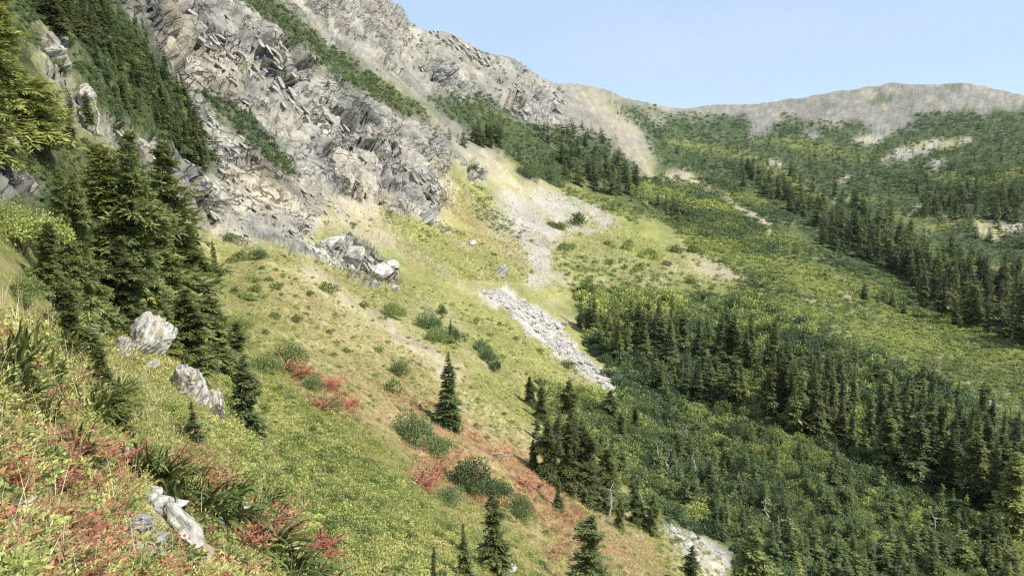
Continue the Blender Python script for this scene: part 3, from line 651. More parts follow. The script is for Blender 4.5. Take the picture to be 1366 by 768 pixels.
# ------------------------------------------------------------------ placing things
def thing(name, label, cat, loc, rz=0, sc=1, group=None, tilt=(0, 0)):
    o = bpy.data.objects.new(name, None); S.collection.objects.link(o); o.empty_display_size = .2
    o.location = loc; o.rotation_euler = (tilt[0], tilt[1], rz); o.scale = (sc, sc, sc) if not hasattr(sc, '__len__') else sc
    o['label'] = label; o['category'] = cat
    if group: o['group'] = group
    return o
def part(name, me, par, tint=None):
    o = bpy.data.objects.new(name, me); S.collection.objects.link(o); o.parent = par
    if tint is not None: o['tint'] = float(tint)
    return o
def upx(p): return math.sqrt(p[0] ** 2 + p[1] ** 2) * 1.0    # distance over the ground
def depth(p): return p[1] * CP + p[2] * SP
def ppm(p): return FOC / max(depth(p), .5)                     # photograph pixels per metre at that place
def samp(poly, n, rng, minsep=0):
    xs = [p[0] for p in poly]; ys = [p[1] for p in poly]; out = np.zeros((0, 2))
    while len(out) < n:
        c = np.stack([rng.uniform(min(xs), max(xs), n * 3), rng.uniform(min(ys), max(ys), n * 3)], 1)
        c = c[polymask(poly, c[:, 0], c[:, 1])]; out = np.concatenate([out, c]) if len(c) else out
    return out[:n]
STUFFC = {}
def stuff(name, pts, rot, scl, tint, pick, temps, **kw):
    """one uncountable growth: many points, each carrying one of the template shapes"""
    me = bpy.data.meshes.new(name + '_points'); n = len(pts); me.vertices.add(n); me.vertices.foreach_set('co', np.ascontiguousarray(pts, np.float32).ravel())
    for an, ty, da in (('rot', 'FLOAT_VECTOR', rot), ('scl', 'FLOAT_VECTOR', scl), ('tint', 'FLOAT', tint), ('pick', 'INT', pick)):
        a = me.attributes.new(an, ty, 'POINT'); a.data.foreach_set('vector' if ty == 'FLOAT_VECTOR' else 'value', np.ascontiguousarray(da, np.int32 if ty == 'INT' else np.float32).ravel())
    key = tuple(t.name for t in temps)
    if key not in STUFFC:
        c = bpy.data.collections.new('plant_shapes')
        for k, t in enumerate(temps):
            c.objects.link(bpy.data.objects.new('shape_%02d' % k, t))
        STUFFC[key] = c
    g = bpy.data.node_groups.new(name, 'GeometryNodeTree')
    g.interface.new_socket('Geometry', in_out='INPUT', socket_type='NodeSocketGeometry'); g.interface.new_socket('Geometry', in_out='OUTPUT', socket_type='NodeSocketGeometry')
    N = g.nodes.new; K = g.links.new
    gi = N('NodeGroupInput'); go = N('NodeGroupOutput'); ip = N('GeometryNodeInstanceOnPoints'); ci = N('GeometryNodeCollectionInfo')
    ci.inputs['Collection'].default_value = STUFFC[key]; ci.inputs['Separate Children'].default_value = True; ci.inputs['Reset Children'].default_value = True
    ip.inputs['Pick Instance'].default_value = True
    def na(nm, ty):
        x = N('GeometryNodeInputNamedAttribute'); x.data_type = ty; x.inputs[0].default_value = nm; return x.outputs[0]
    K(gi.outputs[0], ip.inputs['Points']); K(ci.outputs[0], ip.inputs['Instance']); K(na('pick', 'INT'), ip.inputs['Instance Index'])
    K(na('rot', 'FLOAT_VECTOR'), ip.inputs['Rotation']); K(na('scl', 'FLOAT_VECTOR'), ip.inputs['Scale']); K(ip.outputs[0], go.inputs[0])
    o = link(name, me, kind='stuff', **kw); md = o.modifiers.new('grow', 'NODES'); md.node_group = g
    return o
CLEAR = []
def clear_of(uv):          # nothing grows through the stones of the foreground
    m = np.ones(len(uv), bool)
    for u, v, w in CLEAR: m &= ((uv[:, 0] - u) / (w * .55)) ** 2 + ((uv[:, 1] - v - w * .10) / (w * .5)) ** 2 > 1
    return m
def grow(name, poly, n, temps, size, tint=(0, 1), seed=0, sink=.05, aspect=(1, 1), px=True, jitter=.35, keep=None, tilt=.1, tintf=None, base_rot=None, **kw):
    """size: photograph pixels if px, else metres"""
    rng = np.random.default_rng(seed + 1000)
    polys = poly if isinstance(poly[0][0], (tuple, list)) else [poly]; ns = n if isinstance(n, (list, tuple)) else [n]
    uv = np.concatenate([samp(p, k, rng) for p, k in zip(polys, ns)])
    if CLEAR and name not in ('scree', 'shingle', 'talus', 'loose_stones'): uv = uv[clear_of(uv)]
    if keep is not None:
        uv = uv[keep(uv, rng)]
    P, ok = hit(uv[:, 0], uv[:, 1]); P = P[ok]; uv = uv[ok]; m = len(P)
    s = rng.uniform(*size, m)
    if px: s = s / (FOC / np.maximum(P[:, 1] * CP + P[:, 2] * SP, .5))
    P[:, 2] -= s * sink
    rot = np.stack([rng.normal(0, tilt, m), rng.normal(0, tilt, m), rng.uniform(0, 6.28, m)], 1)
    a = rng.uniform(1 - jitter, 1 + jitter, m) * rng.uniform(*aspect, m)
    scl = np.stack([s, s, s * a], 1)
    ti = np.clip(rng.uniform(*tint, m), 0, 1) if tintf is None else tintf(P, uv, rng)
    if base_rot is not None: rot = np.array(base_rot)[None] + rng.normal(0, .17, (m, 3))
    stuff(name, P, rot, scl, ti, rng.integers(0, len(temps), m), temps, **kw)
# template meshes shared by all copies
FIR = [[fir_crown(100 * h + k, h, R=r, ragged=(.3, .55, .4, .7, .35, .8, .5, .6)[k], power=(.8, .65, .9, .6, .7, .75, .5, .85)[k], bare=(.04, .03, .05, .12, .03, .08, .02, .2)[k], sweep=(0, .2, 0, .3, .1, .35, 0, .2)[k]).mesh('fir_crown', 'fir') for k, r in enumerate((.15, .18, .20, .165, .13, .15, .17, .19))] for h in (0, 1, 2)]
FIR3 = [fir_crown(900 + k, 3, R=r, ragged=.6, power=.55, bare=.02).mesh('fir_crown', 'fir') for k, r in enumerate((.27, .32, .24))]
FIRW = [fir_crown(950 + k, 2, R=r, ragged=.5, power=.55, bare=.02).mesh('fir_crown', 'fir') for k, r in enumerate((.26, .31))]
TRK = [fir_trunk(k, h) for h, k in ((0, 1), (1, 2), (2, 3), (3, 4))]; LIMB = [fir_limbs(k) for k in range(3)]
SHR = [[shrub_mesh(10 * h + k + 300, n, leaf=l, clumps=c) for k in range(4)] for h, (n, l, c) in enumerate(((80, .34, 6), (420, .19, 10), (3800, .066, 16)))]
STEM = [shrub_stems(k) for k in range(3)]
MAT_ = [shrub_mesh(360 + k, 200, leaf=.16, clumps=9, flatten=.42, name='low_scrub') for k in range(3)]
HERB = [shrub_mesh(400 + k, 46, 'herb', leaf=.34, clumps=6, flatten=.8, name='herb') for k in range(4)]
TUFT = [blades(420 + k, 26, 'grass', 'grass', w=.035, lean=.7, curl=.6, base=.22).mesh('grass', 'grass') for k in range(4)]
STALK = [blades(440 + k, 7, 'straw', 'straw', w=.012, lean=.35, curl=.35, base=.1, h=(.7, 1.1)).mesh('straw', 'straw') for k in range(3)]
STRAP = [blades(460 + k, 64, 'strap', 'strap', w=.10, lean=1.0, curl=.8, base=.3, seg=5, dirn=(.5, -.5, 0)).mesh('strap_leaves', 'strap') for k in range(4)]
REDB = [pinnate(480 + k, 26, 12, 'red', 'red', ll=.17).mesh('red_leaves', 'red') for k in range(4)]
REDT = [shrub_mesh(500 + k, 60, 'red', leaf=.26, clumps=6, flatten=1.0, name='red_herb') for k in range(3)]
FERN = [pinnate(520 + k, 16, 12, 'herb', 'fern', ll=.16).mesh('fern_leaves', 'herb') for k in range(3)]
SLATE = [rock_mesh('layered_rock', 600 + k, 'slate', 5, lay=.10, squash=(1, .85, .7), rough=.18, cuts=13) for k in range(3)]
STONE = [rock_mesh('stone', 620 + k, 'stone', 2, squash=(1, .8, .55), rough=.2, cuts=11) for k in range(6)]
STONEB = [rock_mesh('stone', 640 + k, 'stone', 4, squash=(1, .85, .6), rough=.22, cuts=12) for k in range(4)]
GSTONE = [rock_mesh('grey_stone', 660 + k, 'greystone', 4, squash=(1, .8, .6), rough=.3, cuts=12) for k in range(3)]
CBLK = [rock_mesh('cliff_block', 700 + k, 'cliffstone', 2, squash=(1.8, 1.1, .60), rough=.14, cuts=14) for k in range(6)]
CHIP = [rock_mesh('gravel', 680 + k, 'stone', 1, squash=(1, .8, .5), rough=.2, cuts=8) for k in range(4)]
R5 = np.random.default_rng(55)
# ------------------------------------------------------------------ single conifers
NFIR = [0]
def fir(u, v, hpx, label, group=None, tint=None, kind=None, k=None, wide=1.0, lean=.03, sink=.03, base=None):
    if base is None:
        P, ok = hit(u, v)
        if not ok[0]: return None
        P = P[0]
    else: P = np.array(base, float)
    h = hpx / ppm(P)
    lv = (0 if hpx < 22 else 1 if hpx < 60 else 2) if kind is None else kind
    if k is None: k = int(R5.integers(0, 8))
    crown = FIR3[k % 3] if lv == 3 else FIRW[k % 2] if lv == 4 else FIR[lv][k % 8]
    lv_t = min(lv, 3)
    w = wide * R5.uniform(.68, 1.2)
    o = thing('fir_tree', label, 'fir tree', (P[0], P[1], P[2] - h * sink), R5.uniform(0, 6.28), (h * w, h * w, h), group, (R5.normal(0, lean), R5.normal(0, lean)))
    if hpx >= 12: part('trunk', TRK[lv_t], o)
    part('crown', crown, o, R5.uniform(0, .4) if tint is None else tint)
    if lv >= 2: part('dead_limbs', LIMB[k % 3], o)['kind'] = 'stuff'
    NFIR[0] += 1
    return o
# lone and named trees on the near meadow and in the left corner
fir(599, 571, 108, 'slim dark fir standing alone in the middle of the tan grass slope', tint=.08, kind=2, k=0, wide=1.15, lean=.0)
fir(663, 768, 132, 'tall thin fir beside the dark green bushes near the bottom of the picture', tint=.35, kind=2, k=1, wide=1.0)
fir(622, 775, 86, 'short bushy fir just left of the tall thin fir at the bottom', tint=.3, kind=2, k=2, wide=1.1)
fir(578, 786, 66, 'small bluish fir at the bottom edge, leftmost of three', tint=.1, kind=2, k=4)
fir(792, 812, 142, 'fir with silvery branch tips on the red and tan slope at the bottom edge', tint=.2, kind=2, k=3, wide=1.2)
fir(922, 800, 82, 'small dark fir in front of the pale gravel gully at the bottom edge', tint=.05, kind=2, k=1, wide=1.2)
fir(1003, 850, 165, 'broad open fir with upswept pale branches right of the gravel gully', tint=.3, kind=4, k=0)
fir(262, 602, 72, 'little dark fir below the second layered boulder', tint=.1, kind=2, k=2, wide=1.5)
fir(330, 572, 105, 'dark fir right of the second layered boulder', tint=.15, kind=4, k=0)
fir(140, 520, 64, 'little bushy fir left of and below the first layered boulder', tint=.35, kind=4, k=1)
fir(165, 580, 70, 'olive green fir bush below the first layered boulder', tint=.6, kind=4, k=0)
fir(289, 372, 55, 'tiny fir with a bare pale trunk at the top of the near meadow', tint=.1, kind=2, k=0)
big = [(120, 425, 200, .2, 'broad dark fir at the left of the big cluster above the boulders'), (186, 432, 262, .15, 'tallest and darkest fir of the cluster above the boulders'),
       (150, 410, 225, .75, 'yellow-green fir in the middle of the big cluster'), (226, 440, 190, .3, 'fir on the right side of the big cluster behind the boulders'),
       (258, 452, 160, .25, 'narrow fir at the right edge of the big cluster'), (92, 400, 180, .25, 'fir with a dead grey top at the left of the cluster'),
       (205, 395, 165, .35, 'olive fir low in the front of the big cluster'), (208, 420, 240, .25, 'spire-topped fir rising behind the olive fir of the cluster'),
       (60, 392, 100, .3, 'dark fir behind the yellowish bush at the left edge'), (290, 500, 115, .2, 'fir with bare grey limbs right of the first boulder'),
       (160, 432, 120, .1, 'low fir with black shade below it, right on top of the first boulder'), (318, 520, 95, .18, 'small fir at the lower right end of the big cluster'),
       (105, 470, 100, .3, 'small fir between the tan plants and the first boulder'), (255, 485, 105, .25, 'small fir between the two layered boulders'),
       (225, 470, 60, .4, 'low fir bush beside the first boulder')]
for k, (u, v, h, ti, lb) in enumerate(big):
    fir(u, v, h, lb, 'big firs of the cluster above the boulders', ti + .12, 3, k, wide=.8 if h > 150 else 1.0, lean=.05)
for k, (u, v, h, ti, lb) in enumerate(((22, 172, 215, .8, 'large yellow-green conifer filling the upper left corner'), (-25, 200, 200, .6, 'shaded olive conifer cut by the left edge below the upper left corner'), (70, 40, 90, .2, 'dark conifer at the very top left above the pale split rock'),
                                      (45, 190, 90, .3, 'dark green conifer just above the pale rocks at the left edge'), (92, 200, 80, .15, 'dark conifer between the layered rock face and the yellow-green tree'), (178, 235, 62, .0, 'thin dark spire of fir standing before the layered rock face'), (120, 165, 44, .3, 'small fir on the ledge of the layered rock face'))):
    fir(u, v, h, lb, 'conifers in the upper left corner', ti, 3 if h > 80 else 2, k, wide=1.1 if h > 80 else 1.3, lean=.06)
# groves: (foot polygon, number, height px near/far, label, group)
NR = [(735, 600), (770, 560), (800, 590), (830, 640), (860, 700), (800, 700), (760, 650)]
for u, v, h, lb in ((708, 540, 38, 'dark fir, leftmost of the pair above the lower grove'), (722, 560, 44, 'dark fir, right one of the pair above the lower grove'), (757, 560, 52, 'thin fir with a notched top above the lower grove'),
                    (762, 598, 52, 'fir directly below the thin notched one'), (732, 640, 82, 'slender fir at the left side of the lower grove'), (760, 655, 92, 'dense fir in the middle of the lower grove'), (785, 665, 98, 'tallest dark fir of the lower grove'),
                    (810, 670, 72, 'fir at the right side of the lower grove'), (712, 625, 40, 'bluish fir left of the lower grove'), (745, 680, 45, 'low fir at the foot of the lower grove'), (600, 458, 32, 'round-topped dark fir beside the meadow bushes'),
                    (830, 590, 40, 'small fir on the yellow-green bank right of the lower grove'), (815, 562, 42, 'small fir near the end of the stream bed'), (847, 580, 36, 'small dark fir right of the yellow-green bank'),
                    (850, 700, 45, 'small fir next to the short pale log'), (826, 705, 42, 'small fir at the head of the lower gully'), (868, 710, 52, 'little fir above the pale gravel of the lower gully'), (187, 330, 46, 'x')):
    if lb != 'x': fir(u, v, h * 1.08, lb, tint=R5.uniform(.1, .4), wide=.85, kind=3 if h > 34 else 2)
groves = [
 ([(700, 520), (740, 560), (800, 600), (860, 640), (850, 700), (790, 672), (740, 640), (700, 570)], 26, (26, 62), 'lower grove beside the gully'),
 ([(790, 540), (860, 545), (960, 620), (1000, 700), (930, 690), (860, 640)], 26, (30, 56), 'bank right of the lower grove'),
 ([(770, 432), (850, 428), (905, 440), (900, 500), (850, 500), (800, 480)], 38, (52, 74), 'upper left stand of the valley grove'),
 ([(900, 465), (1000, 470), (1060, 520), (1080, 575), (1000, 560), (930, 530)], 36, (66, 104), 'middle stand of the valley grove'),
 ([(990, 500), (1090, 525), (1130, 590), (1060, 590)], 30, (60, 98), 'stand joining the two valley groves'),
 ([(1000, 440), (1130, 490), (1250, 540), (1380, 610), (1380, 660), (1200, 590), (1050, 520)], 46, (40, 88), 'upper side of the valley grove'),
 ([(1050, 530), (1150, 545), (1230, 600), (1300, 670), (1366, 700), (1366, 730), (1240, 660), (1120, 600)], 52, (72, 116), 'lower right row of the valley grove'),
 ([(1170, 560), (1300, 600), (1400, 660), (1400, 720), (1280, 680), (1180, 610)], 30, (84, 128), 'big shady stand at the right edge'),
 ([(1230, 425), (1300, 440), (1400, 475), (1400, 400), (1300, 370), (1230, 380)], 52, (56, 84), 'lower end of the far tree line'),
 ([(1090, 330), (1160, 350), (1240, 400), (1250, 360), (1180, 310), (1100, 280)], 78, (38, 56), 'middle of the far tree line'),
 ([(960, 235), (1020, 262), (1090, 310), (1100, 270), (1030, 232), (970, 208)], 80, (18, 34), 'upper end of the far tree line'),
 ([(735, 205), (800, 200), (850, 240), (870, 270), (830, 275), (780, 250), (730, 232)], 90, (22, 36), 'grove above the scree fan'),
 ([(870, 270), (910, 268), (940, 290), (900, 300)], 16, (20, 32), 'little grove right of the scree fan'),
 ([(620, 175), (660, 170), (668, 195), (640, 200)], 30, (18, 34), 'clump above the cave'),
 ([(572, 180), (610, 185), (640, 200), (600, 195)], 14, (14, 26), 'brink of the big cliff'),
 ([(130, 10), (190, 40), (240, 120), (295, 215), (270, 225), (215, 180), (165, 150), (110, 60)], 150, (26, 46), 'steep rib left of the big cliff'),
 ([(60, 0), (130, 0), (160, 60), (110, 60)], 30, (34, 52), 'top of the rib at the upper left'),
]
def rank_words(vals, words):
    o = np.argsort(np.argsort(vals)); return [words[int(x * len(words) / len(vals))] for x in o]
cand = []
REST = []
for poly, n, (h0, h1), gp in groves:
    uv = samp(poly, n, R5); ys = [p[1] for p in poly]; lo, hi_ = min(ys), max(ys)
    hs = (h0 + (h1 - h0) * (uv[:, 1] - lo) / (hi_ - lo)) * (R5.beta(1.6, 1.2, n) * .75 + .36); ti = np.abs(R5.normal(.1, .2, n))
    pl = rank_words(uv[:, 0], ('at the left end', 'left of the centre', 'in the centre', 'right of the centre', 'at the right end')); dp = rank_words(-uv[:, 1], ('foremost', 'inner', 'rearmost')); sz = rank_words(hs, ('short', 'middling', 'tall'))
    top = int(np.argmax(hs))
    for k in range(n):
        lb = ('tallest fir' if k == top else '%s %s %s fir' % (dp[k], sz[k], 'yellowish' if ti[k] > .22 else 'dark')) + ' ' + pl[k] + ', ' + gp
        cand.append((hs[k], uv[k, 0], uv[k, 1], lb, 'firs: ' + gp, ti[k]))
cand.sort(key=lambda c: -c[0]); room = 300 - NFIR[0]
for h, u, v, lb, gp, ti in cand[:room]: fir(u, v, h, lb, gp, tint=ti)
REST += [(u, v, h) for h, u, v, lb, gp, ti in cand[room:]]
# firs too many and too small to be told apart singly
for poly, n, (h0, h1) in (
 ([(1000, 170), (1100, 165), (1200, 180), (1366, 165), (1400, 290), (1366, 345), (1250, 300), (1120, 262), (1040, 232), (960, 205)], 620, (9, 22)),
 ([(700, 165), (780, 170), (830, 190), (800, 200), (720, 190)], 60, (14, 22)), ([(800, 128), (850, 150), (880, 170), (900, 190), (860, 180), (820, 150)], 40, (7, 12)),
 ([(1060, 350), (1180, 400), (1250, 440), (1200, 420), (1100, 380)], 30, (16, 28)), ([(900, 180), (1000, 200), (960, 240), (900, 220)], 50, (8, 15)),
 ([(870, 290), (1010, 320), (1000, 335), (900, 310)], 26, (12, 20)), ([(850, 540), (1000, 580), (1150, 640), (1366, 740), (1366, 800), (1100, 800), (960, 720), (880, 660)], 260, (26, 62)),
 ([(860, 470), (1000, 540), (900, 540), (850, 520)], 50, (30, 52)), ([(640, 190), (760, 235), (700, 222)], 20, (10, 18)), ([(1150, 118), (1230, 112), (1300, 118), (1200, 130)], 10, (4, 7)),
 ([(540, 20), (600, 60), (560, 100), (500, 60)], 12, (6, 12)), ([(1180, 240), (1366, 220), (1366, 300), (1230, 290)], 160, (14, 28)), ([(960, 225), (1240, 400), (1290, 440), (1366, 460), (1366, 380), (1200, 300), (1050, 230)], 160, (20, 50))):
    uv = samp(poly, n, R5); ys = [p[1] for p in poly]; lo, hi_ = min(ys), max(ys)
    REST += [(u, v, (h0 + (h1 - h0) * (v - lo) / (hi_ - lo)) * R5.uniform(.6, 1.15)) for u, v in uv]
REST = np.array(REST)
def forest(name, sel, temps, label):
    P, ok = hit(sel[:, 0], sel[:, 1]); P = P[ok]; h = sel[ok, 2] / (FOC / np.maximum(P[:, 1] * CP + P[:, 2] * SP, 1)); n = len(P)
    P[:, 2] -= h * .04; w = R5.uniform(.95, 1.5, n)
    stuff(name, P, np.stack([R5.normal(0, .03, n), R5.normal(0, .03, n), R5.uniform(0, 6.28, n)], 1), np.stack([h * w, h * w, h], 1), np.abs(R5.normal(.08, .2, n)).clip(0, 1), R5.integers(0, len(temps), n), temps, label=label)
forest('distant_forest', REST[REST[:, 2] < 22], FIR[0], 'small dark firs scattered over the far slopes'); forest('forest', REST[REST[:, 2] >= 22], FIR[1], 'smaller firs filling the gaps of the valley groves')
# ------------------------------------------------------------------ layered boulders and outcrops
def boulder(u, v, wpx, me, label, rot, sc=(1, 1, 1), up=.25, cat='boulder', name='boulder', group=None):
    P, ok = hit(u, v); P = P[0]; r = wpx / 2 / ppm(P)
    o = link(name, me); o.location = (P[0], P[1], P[2] + r * up); o.rotation_euler = rot; o.scale = (r * sc[0], r * sc[1], r * sc[2])
    o['label'] = label; o['category'] = cat
    if group: o['group'] = group
    return o
boulder(190, 458, 96, SLATE[0], 'pale layered boulder with slanting bands below the big dark firs', (.45, -.75, .2), (1.05, .9, .85), .0)
boulder(160, 468, 52, SLATE[1], 'lower left shoulder of pale layered rock beside the first boulder', (.3, -.9, .5), (1, .8, .8), .1)
boulder(248, 518, 92, SLATE[1], 'pale layered boulder, lower one of the two, split by slanting grooves', (.5, -1.0, .2), (1, .9, 1.1), .0)
boulder(283, 550, 74, SLATE[2], 'fractured pale rock hanging off the right side of the lower boulder', (.2, -1.3, .6), (1.1, .8, .8), .1)
boulder(200, 492, 40, SLATE[2], 'small pale slab between the two layered boulders', (.2, -.5, .4), (1, .9, .4), .1)
CLEAR += [(205, 705, 34), (190, 445, 44), (248, 505, 44), (250, 718, 44), (232, 700, 36), (276, 742, 36)]
boulder(256, 728, 112, STONEB[0], 'long grey slab lying between the strap-leaved plants near the bottom', (.2, .55, -.55), (1, .36, .30), .42)
for k, (u, v, w, lb) in enumerate(((165, 612, 26, 'small white stone above the strap-leaved plants'), (200, 665, 40, 'flat pale stone left of the strap-leaved row'), (222, 685, 50, 'cream stone at the upper end of the long grey slab'),
        (180, 715, 60, 'cream stone half hidden by red leaves'), (20, 690, 60, 'grey-blue stone at the left edge'), (125, 700, 26, 'small bluish stone between dry stalks'), (250, 757, 36, 'white stone at the bottom edge beside the grey slab'),
        (310, 690, 44, 'pale flat stone behind the strap leaves'), (385, 697, 18, 'small white stone left of the red tuft'), (205, 742, 54, 'crumbled cream stone at the bottom left'), (160, 756, 40, 'small cream stone at the bottom edge'),
        (670, 766, 32, 'pale layered stone at the foot of the tall thin fir'), (134, 432, 26, 'small broken stone left of the first boulder'), (122, 447, 20, 'tiny stone at the lower left of the first boulder'), (100, 740, 34, 'stone under the red leaves at the bottom left'),
        (390, 738, 22, 'small cream stone between the red tufts'), (285, 705, 30, 'white stone in the middle of the strap-leaved row'), (60, 660, 30, 'grey stone among dry stalks at the left'))):
    boulder(u, v, w * 1.25, (SLATE + STONEB + GSTONE)[(k * 3 + (4 if k == 4 else 0)) % 10], lb, (R5.uniform(-.3, .3), R5.uniform(-.3, .5), R5.uniform(0, 6)), (1, .85, .7), .42, 'stone', 'stone'); CLEAR.append((u, v, w * .8))
# grey crag in the meadow and outcrops: several angular rocks each
for k, (u, v, w, lb, sc) in enumerate(((470, 340, 62, 'largest grey block of the crag above the near meadow', (1, .8, .9)), (505, 368, 52, 'pale fissured block at the right end of the crag', (1, .9, 1)), (440, 325, 44, 'pale block at the left of the crag', (1, .8, .7)),
        (568, 292, 62, 'flat dark grey rock at the foot of the big cliff', (1.1, .8, .45)), (628, 326, 22, 'small grey rock alone on the green slope', (1, .8, .7)), (666, 364, 40, 'grey outcrop at the right edge of the green slope', (1, .8, .6)),
        (525, 385, 30, 'small pale block at the foot of the crag', (1, .8, .8)), (520, 355, 34, 'upper right block of the crag', (1, .8, .9)),
        (725, 135, 46, 'dark crag on the high slope', (1, .9, 1)), (700, 150, 36, 'dark-sided crag left of the high crag', (1, .9, .9)), (590, 100, 50, 'dark crag below the ridge line', (1, .9, .9)), (620, 118, 34, 'small crag right of the dark crag below the ridge', (1, .8, .9)),
        (8, 205, 60, 'pale blocky rock at the left edge', (1, .9, .8)), (30, 248, 60, 'low pale rock below the blocky one at the left edge', (1, .9, .6)), (70, 75, 52, 'pale split rock above the dark conifers at the upper left', (1, .8, .8)), (110, 130, 44, 'layered rock face between the conifers at the upper left', (1, .8, .9)))):
    boulder(u, v, w, (GSTONE if k in (3, 5, 8, 9, 10, 11) else STONEB if k < 8 else SLATE)[k % 3], lb, (R5.uniform(-.2, .4), R5.uniform(-.9, -.2), R5.uniform(-.5, .5)), sc, .0, 'rock', 'rock_outcrop')
# stream bed stones: the largest as things, the rest as shingle
CREEK = [(638, 386), (668, 386), (700, 402), (726, 414), (752, 434), (756, 450), (788, 480), (828, 510), (852, 522), (848, 530), (806, 516), (772, 490), (737, 463), (702, 428), (662, 403)]
GUL = [(882, 698), (915, 708), (970, 738), (968, 768), (950, 780), (938, 768), (907, 732)]
uv = np.concatenate([samp(CREEK, 170, R5), samp(GUL, 34, R5)]); P, ok = hit(uv[:, 0], uv[:, 1])
rk = [rank_words(uv[a:b, 1], ('uppermost stretch', 'upper part', 'middle', 'lower part', 'lowest stretch')) for a, b in ((0, 170), (170, 204))]; rk = rk[0] + rk[1]
sd1 = [rank_words(uv[a:b, 0] * .8 - uv[a:b, 1], ('left edge', 'left side', 'centre line', 'right side', 'right edge')) for a, b in ((0, 170), (170, 204))]; sd1 = sd1[0] + sd1[1]
wds = np.concatenate([R5.uniform(5, 11, 170), R5.uniform(6, 16, 34)]); sz = rank_words(wds[:170], ('small', 'medium', 'large')) + rank_words(wds[170:], ('small', 'medium', 'large'))
for k, p in enumerate(P):
    w = wds[k]; r = w / 2 / ppm(p)
    lb, gp = '%s pale stone, %s, %s of the ' % (sz[k], sd1[k], rk[k]), 'stones on the stream bed' if k < 170 else 'stones in the lower gully'; lb += 'stream bed' if k < 170 else 'bottom gravel gully'
    o = link('stone', STONE[k % 6]); o.location = (p[0], p[1], p[2] + r * .15); o.rotation_euler = (R5.uniform(-.5, .5), R5.uniform(-.5, .5), R5.uniform(0, 6)); o.scale = (r * R5.uniform(.8, 1.5), r, r * R5.uniform(.7, 1.2))
    o['label'] = lb; o['category'] = 'stone'; o['group'] = gp
grow('shingle', [CREEK, GUL, [(626, 378), (680, 380), (780, 455), (870, 520), (860, 545), (790, 520), (690, 440)], [(800, 640), (880, 690), (990, 740), (980, 800), (920, 790), (870, 710), (820, 690)]], [2600, 500, 330, 330], CHIP, (.7, 2.4), seed=1, label='small pale stones covering the stream bed and gully')
boulder(740, 436, 24, STONEB[1], 'large smooth whitish-blue boulder on the right bank of the stream bed', (0, .2, .3), (1, .8, .8), .2)
boulder(752, 432, 16, GSTONE[1], 'dark stone beside the large smooth boulder', (0, .2, 1), (1, .8, .6), .1)
FAN = [(680, 250), (705, 250), (760, 262), (800, 275), (828, 300), (800, 312), (750, 312), (730, 345), (728, 365), (712, 362), (695, 330), (670, 300), (650, 285)]
grow('scree', [FAN, [(440, 400), (520, 440), (610, 505), (560, 480), (480, 430)], [(620, 240), (700, 260), (700, 300), (650, 270)], [(700, 380), (1000, 390), (960, 350), (860, 320), (760, 330)]], [1500, 160, 150, 160], CHIP, (.6, 2.2), seed=2, label='loose stones of the scree fan and bare patches')
grow('talus', [[(380, 260), (500, 275), (640, 380), (560, 340), (450, 300)], [(600, 230), (700, 330), (700, 375), (620, 290)], [(540, 20), (760, 120), (860, 160), (840, 190), (700, 180), (560, 100)]], [260, 200, 500], CHIP, (.7, 2.0), seed=3, label='broken stones below the cliffs')
# ------------------------------------------------------------------ dead trunks and logs
def snag(u, v, hpx, label, lean=.1, lying=False, tw=1):
    P, ok = hit(u, v); P = P[0]; h = hpx / ppm(P); rng = R5; parts = []
    n = 6; pts = [(rng.normal(0, .012) * k, rng.normal(0, .012) * k, k / n) for k in range(n + 1)]
    me = tmesh('dead_trunk', [tube(pts, [.028 * tw * (1 - k / n) ** .8 + .004 for k in range(n + 1)], 6)], 'deadwood')
    br = []
    for k in range(12):
        t = rng.uniform(.25, .95); az = rng.uniform(0, 6.28); l = .16 * (1.1 - t) * rng.uniform(.6, 1.6)
        br.append(tube([(0, 0, t), (math.cos(az) * l * .6, math.sin(az) * l * .6, t + .02), (math.cos(az) * l, math.sin(az) * l, t - .01)], [.009, .006, .002], 4))
    o = thing('fallen_log' if lying else 'dead_tree', label, 'log' if lying else 'dead tree', (P[0], P[1], P[2] - (0 if lying else .03 * h) + (.03 * h if lying else 0)), rng.uniform(0, 6.28), h, None, (rng.normal(0, lean), rng.normal(0, lean)))
    part('trunk', me, o); part('branches', tmesh('dead_branch', br, 'deadwood'), o)['kind'] = 'stuff'
    return o
for u, v, h, lb in ((829, 588, 30, 'forked white dead trunk right of the lower grove'), (915, 600, 26, 'thin white dead trunk in the bushes, upper one'), (874, 638, 34, 'grey dead tree with tangled limbs right of the lower grove'), (891, 640, 30, 'leaning dead tree with crossing limbs'),
                    (926, 642, 28, 'thin pale snag right of the leaning dead tree'), (812, 690, 34, 'grey dead tree with a spreading foot behind the silvery fir'), (862, 705, 36, 'grey dead stump next to the little fir above the gully'), (957, 652, 22, 'short pale snag, left one of three in the lower bushes'),
                    (982, 662, 24, 'short pale snag, right one of three in the lower bushes'), (1023, 702, 34, 'pale forked snag above the broad open fir'), (1036, 727, 30, 'thin white dead trunk right of the broad open fir'), (1004, 545, 20, 'short white dead trunk below the tall valley firs'),
                    (1065, 562, 16, 'small white snag at the foot of the valley row'), (1245, 712, 34, 'tall thin dead trunk in the bushes at the lower right'), (1172, 690, 18, 'small grey snag in the bushes at the lower right'), (1035, 722, 18, 'grey broken snag beside the thin white trunk'),
                    (132, 180, 40, 'bare pale treetop among the firs at the upper left'), (80, 380, 60, 'bare grey dead tree at the left edge of the big cluster'), (790, 425, 22, 'pinkish grey dead tree at the left end of the valley grove')):
    snag(u, v, h * 1.45, lb)
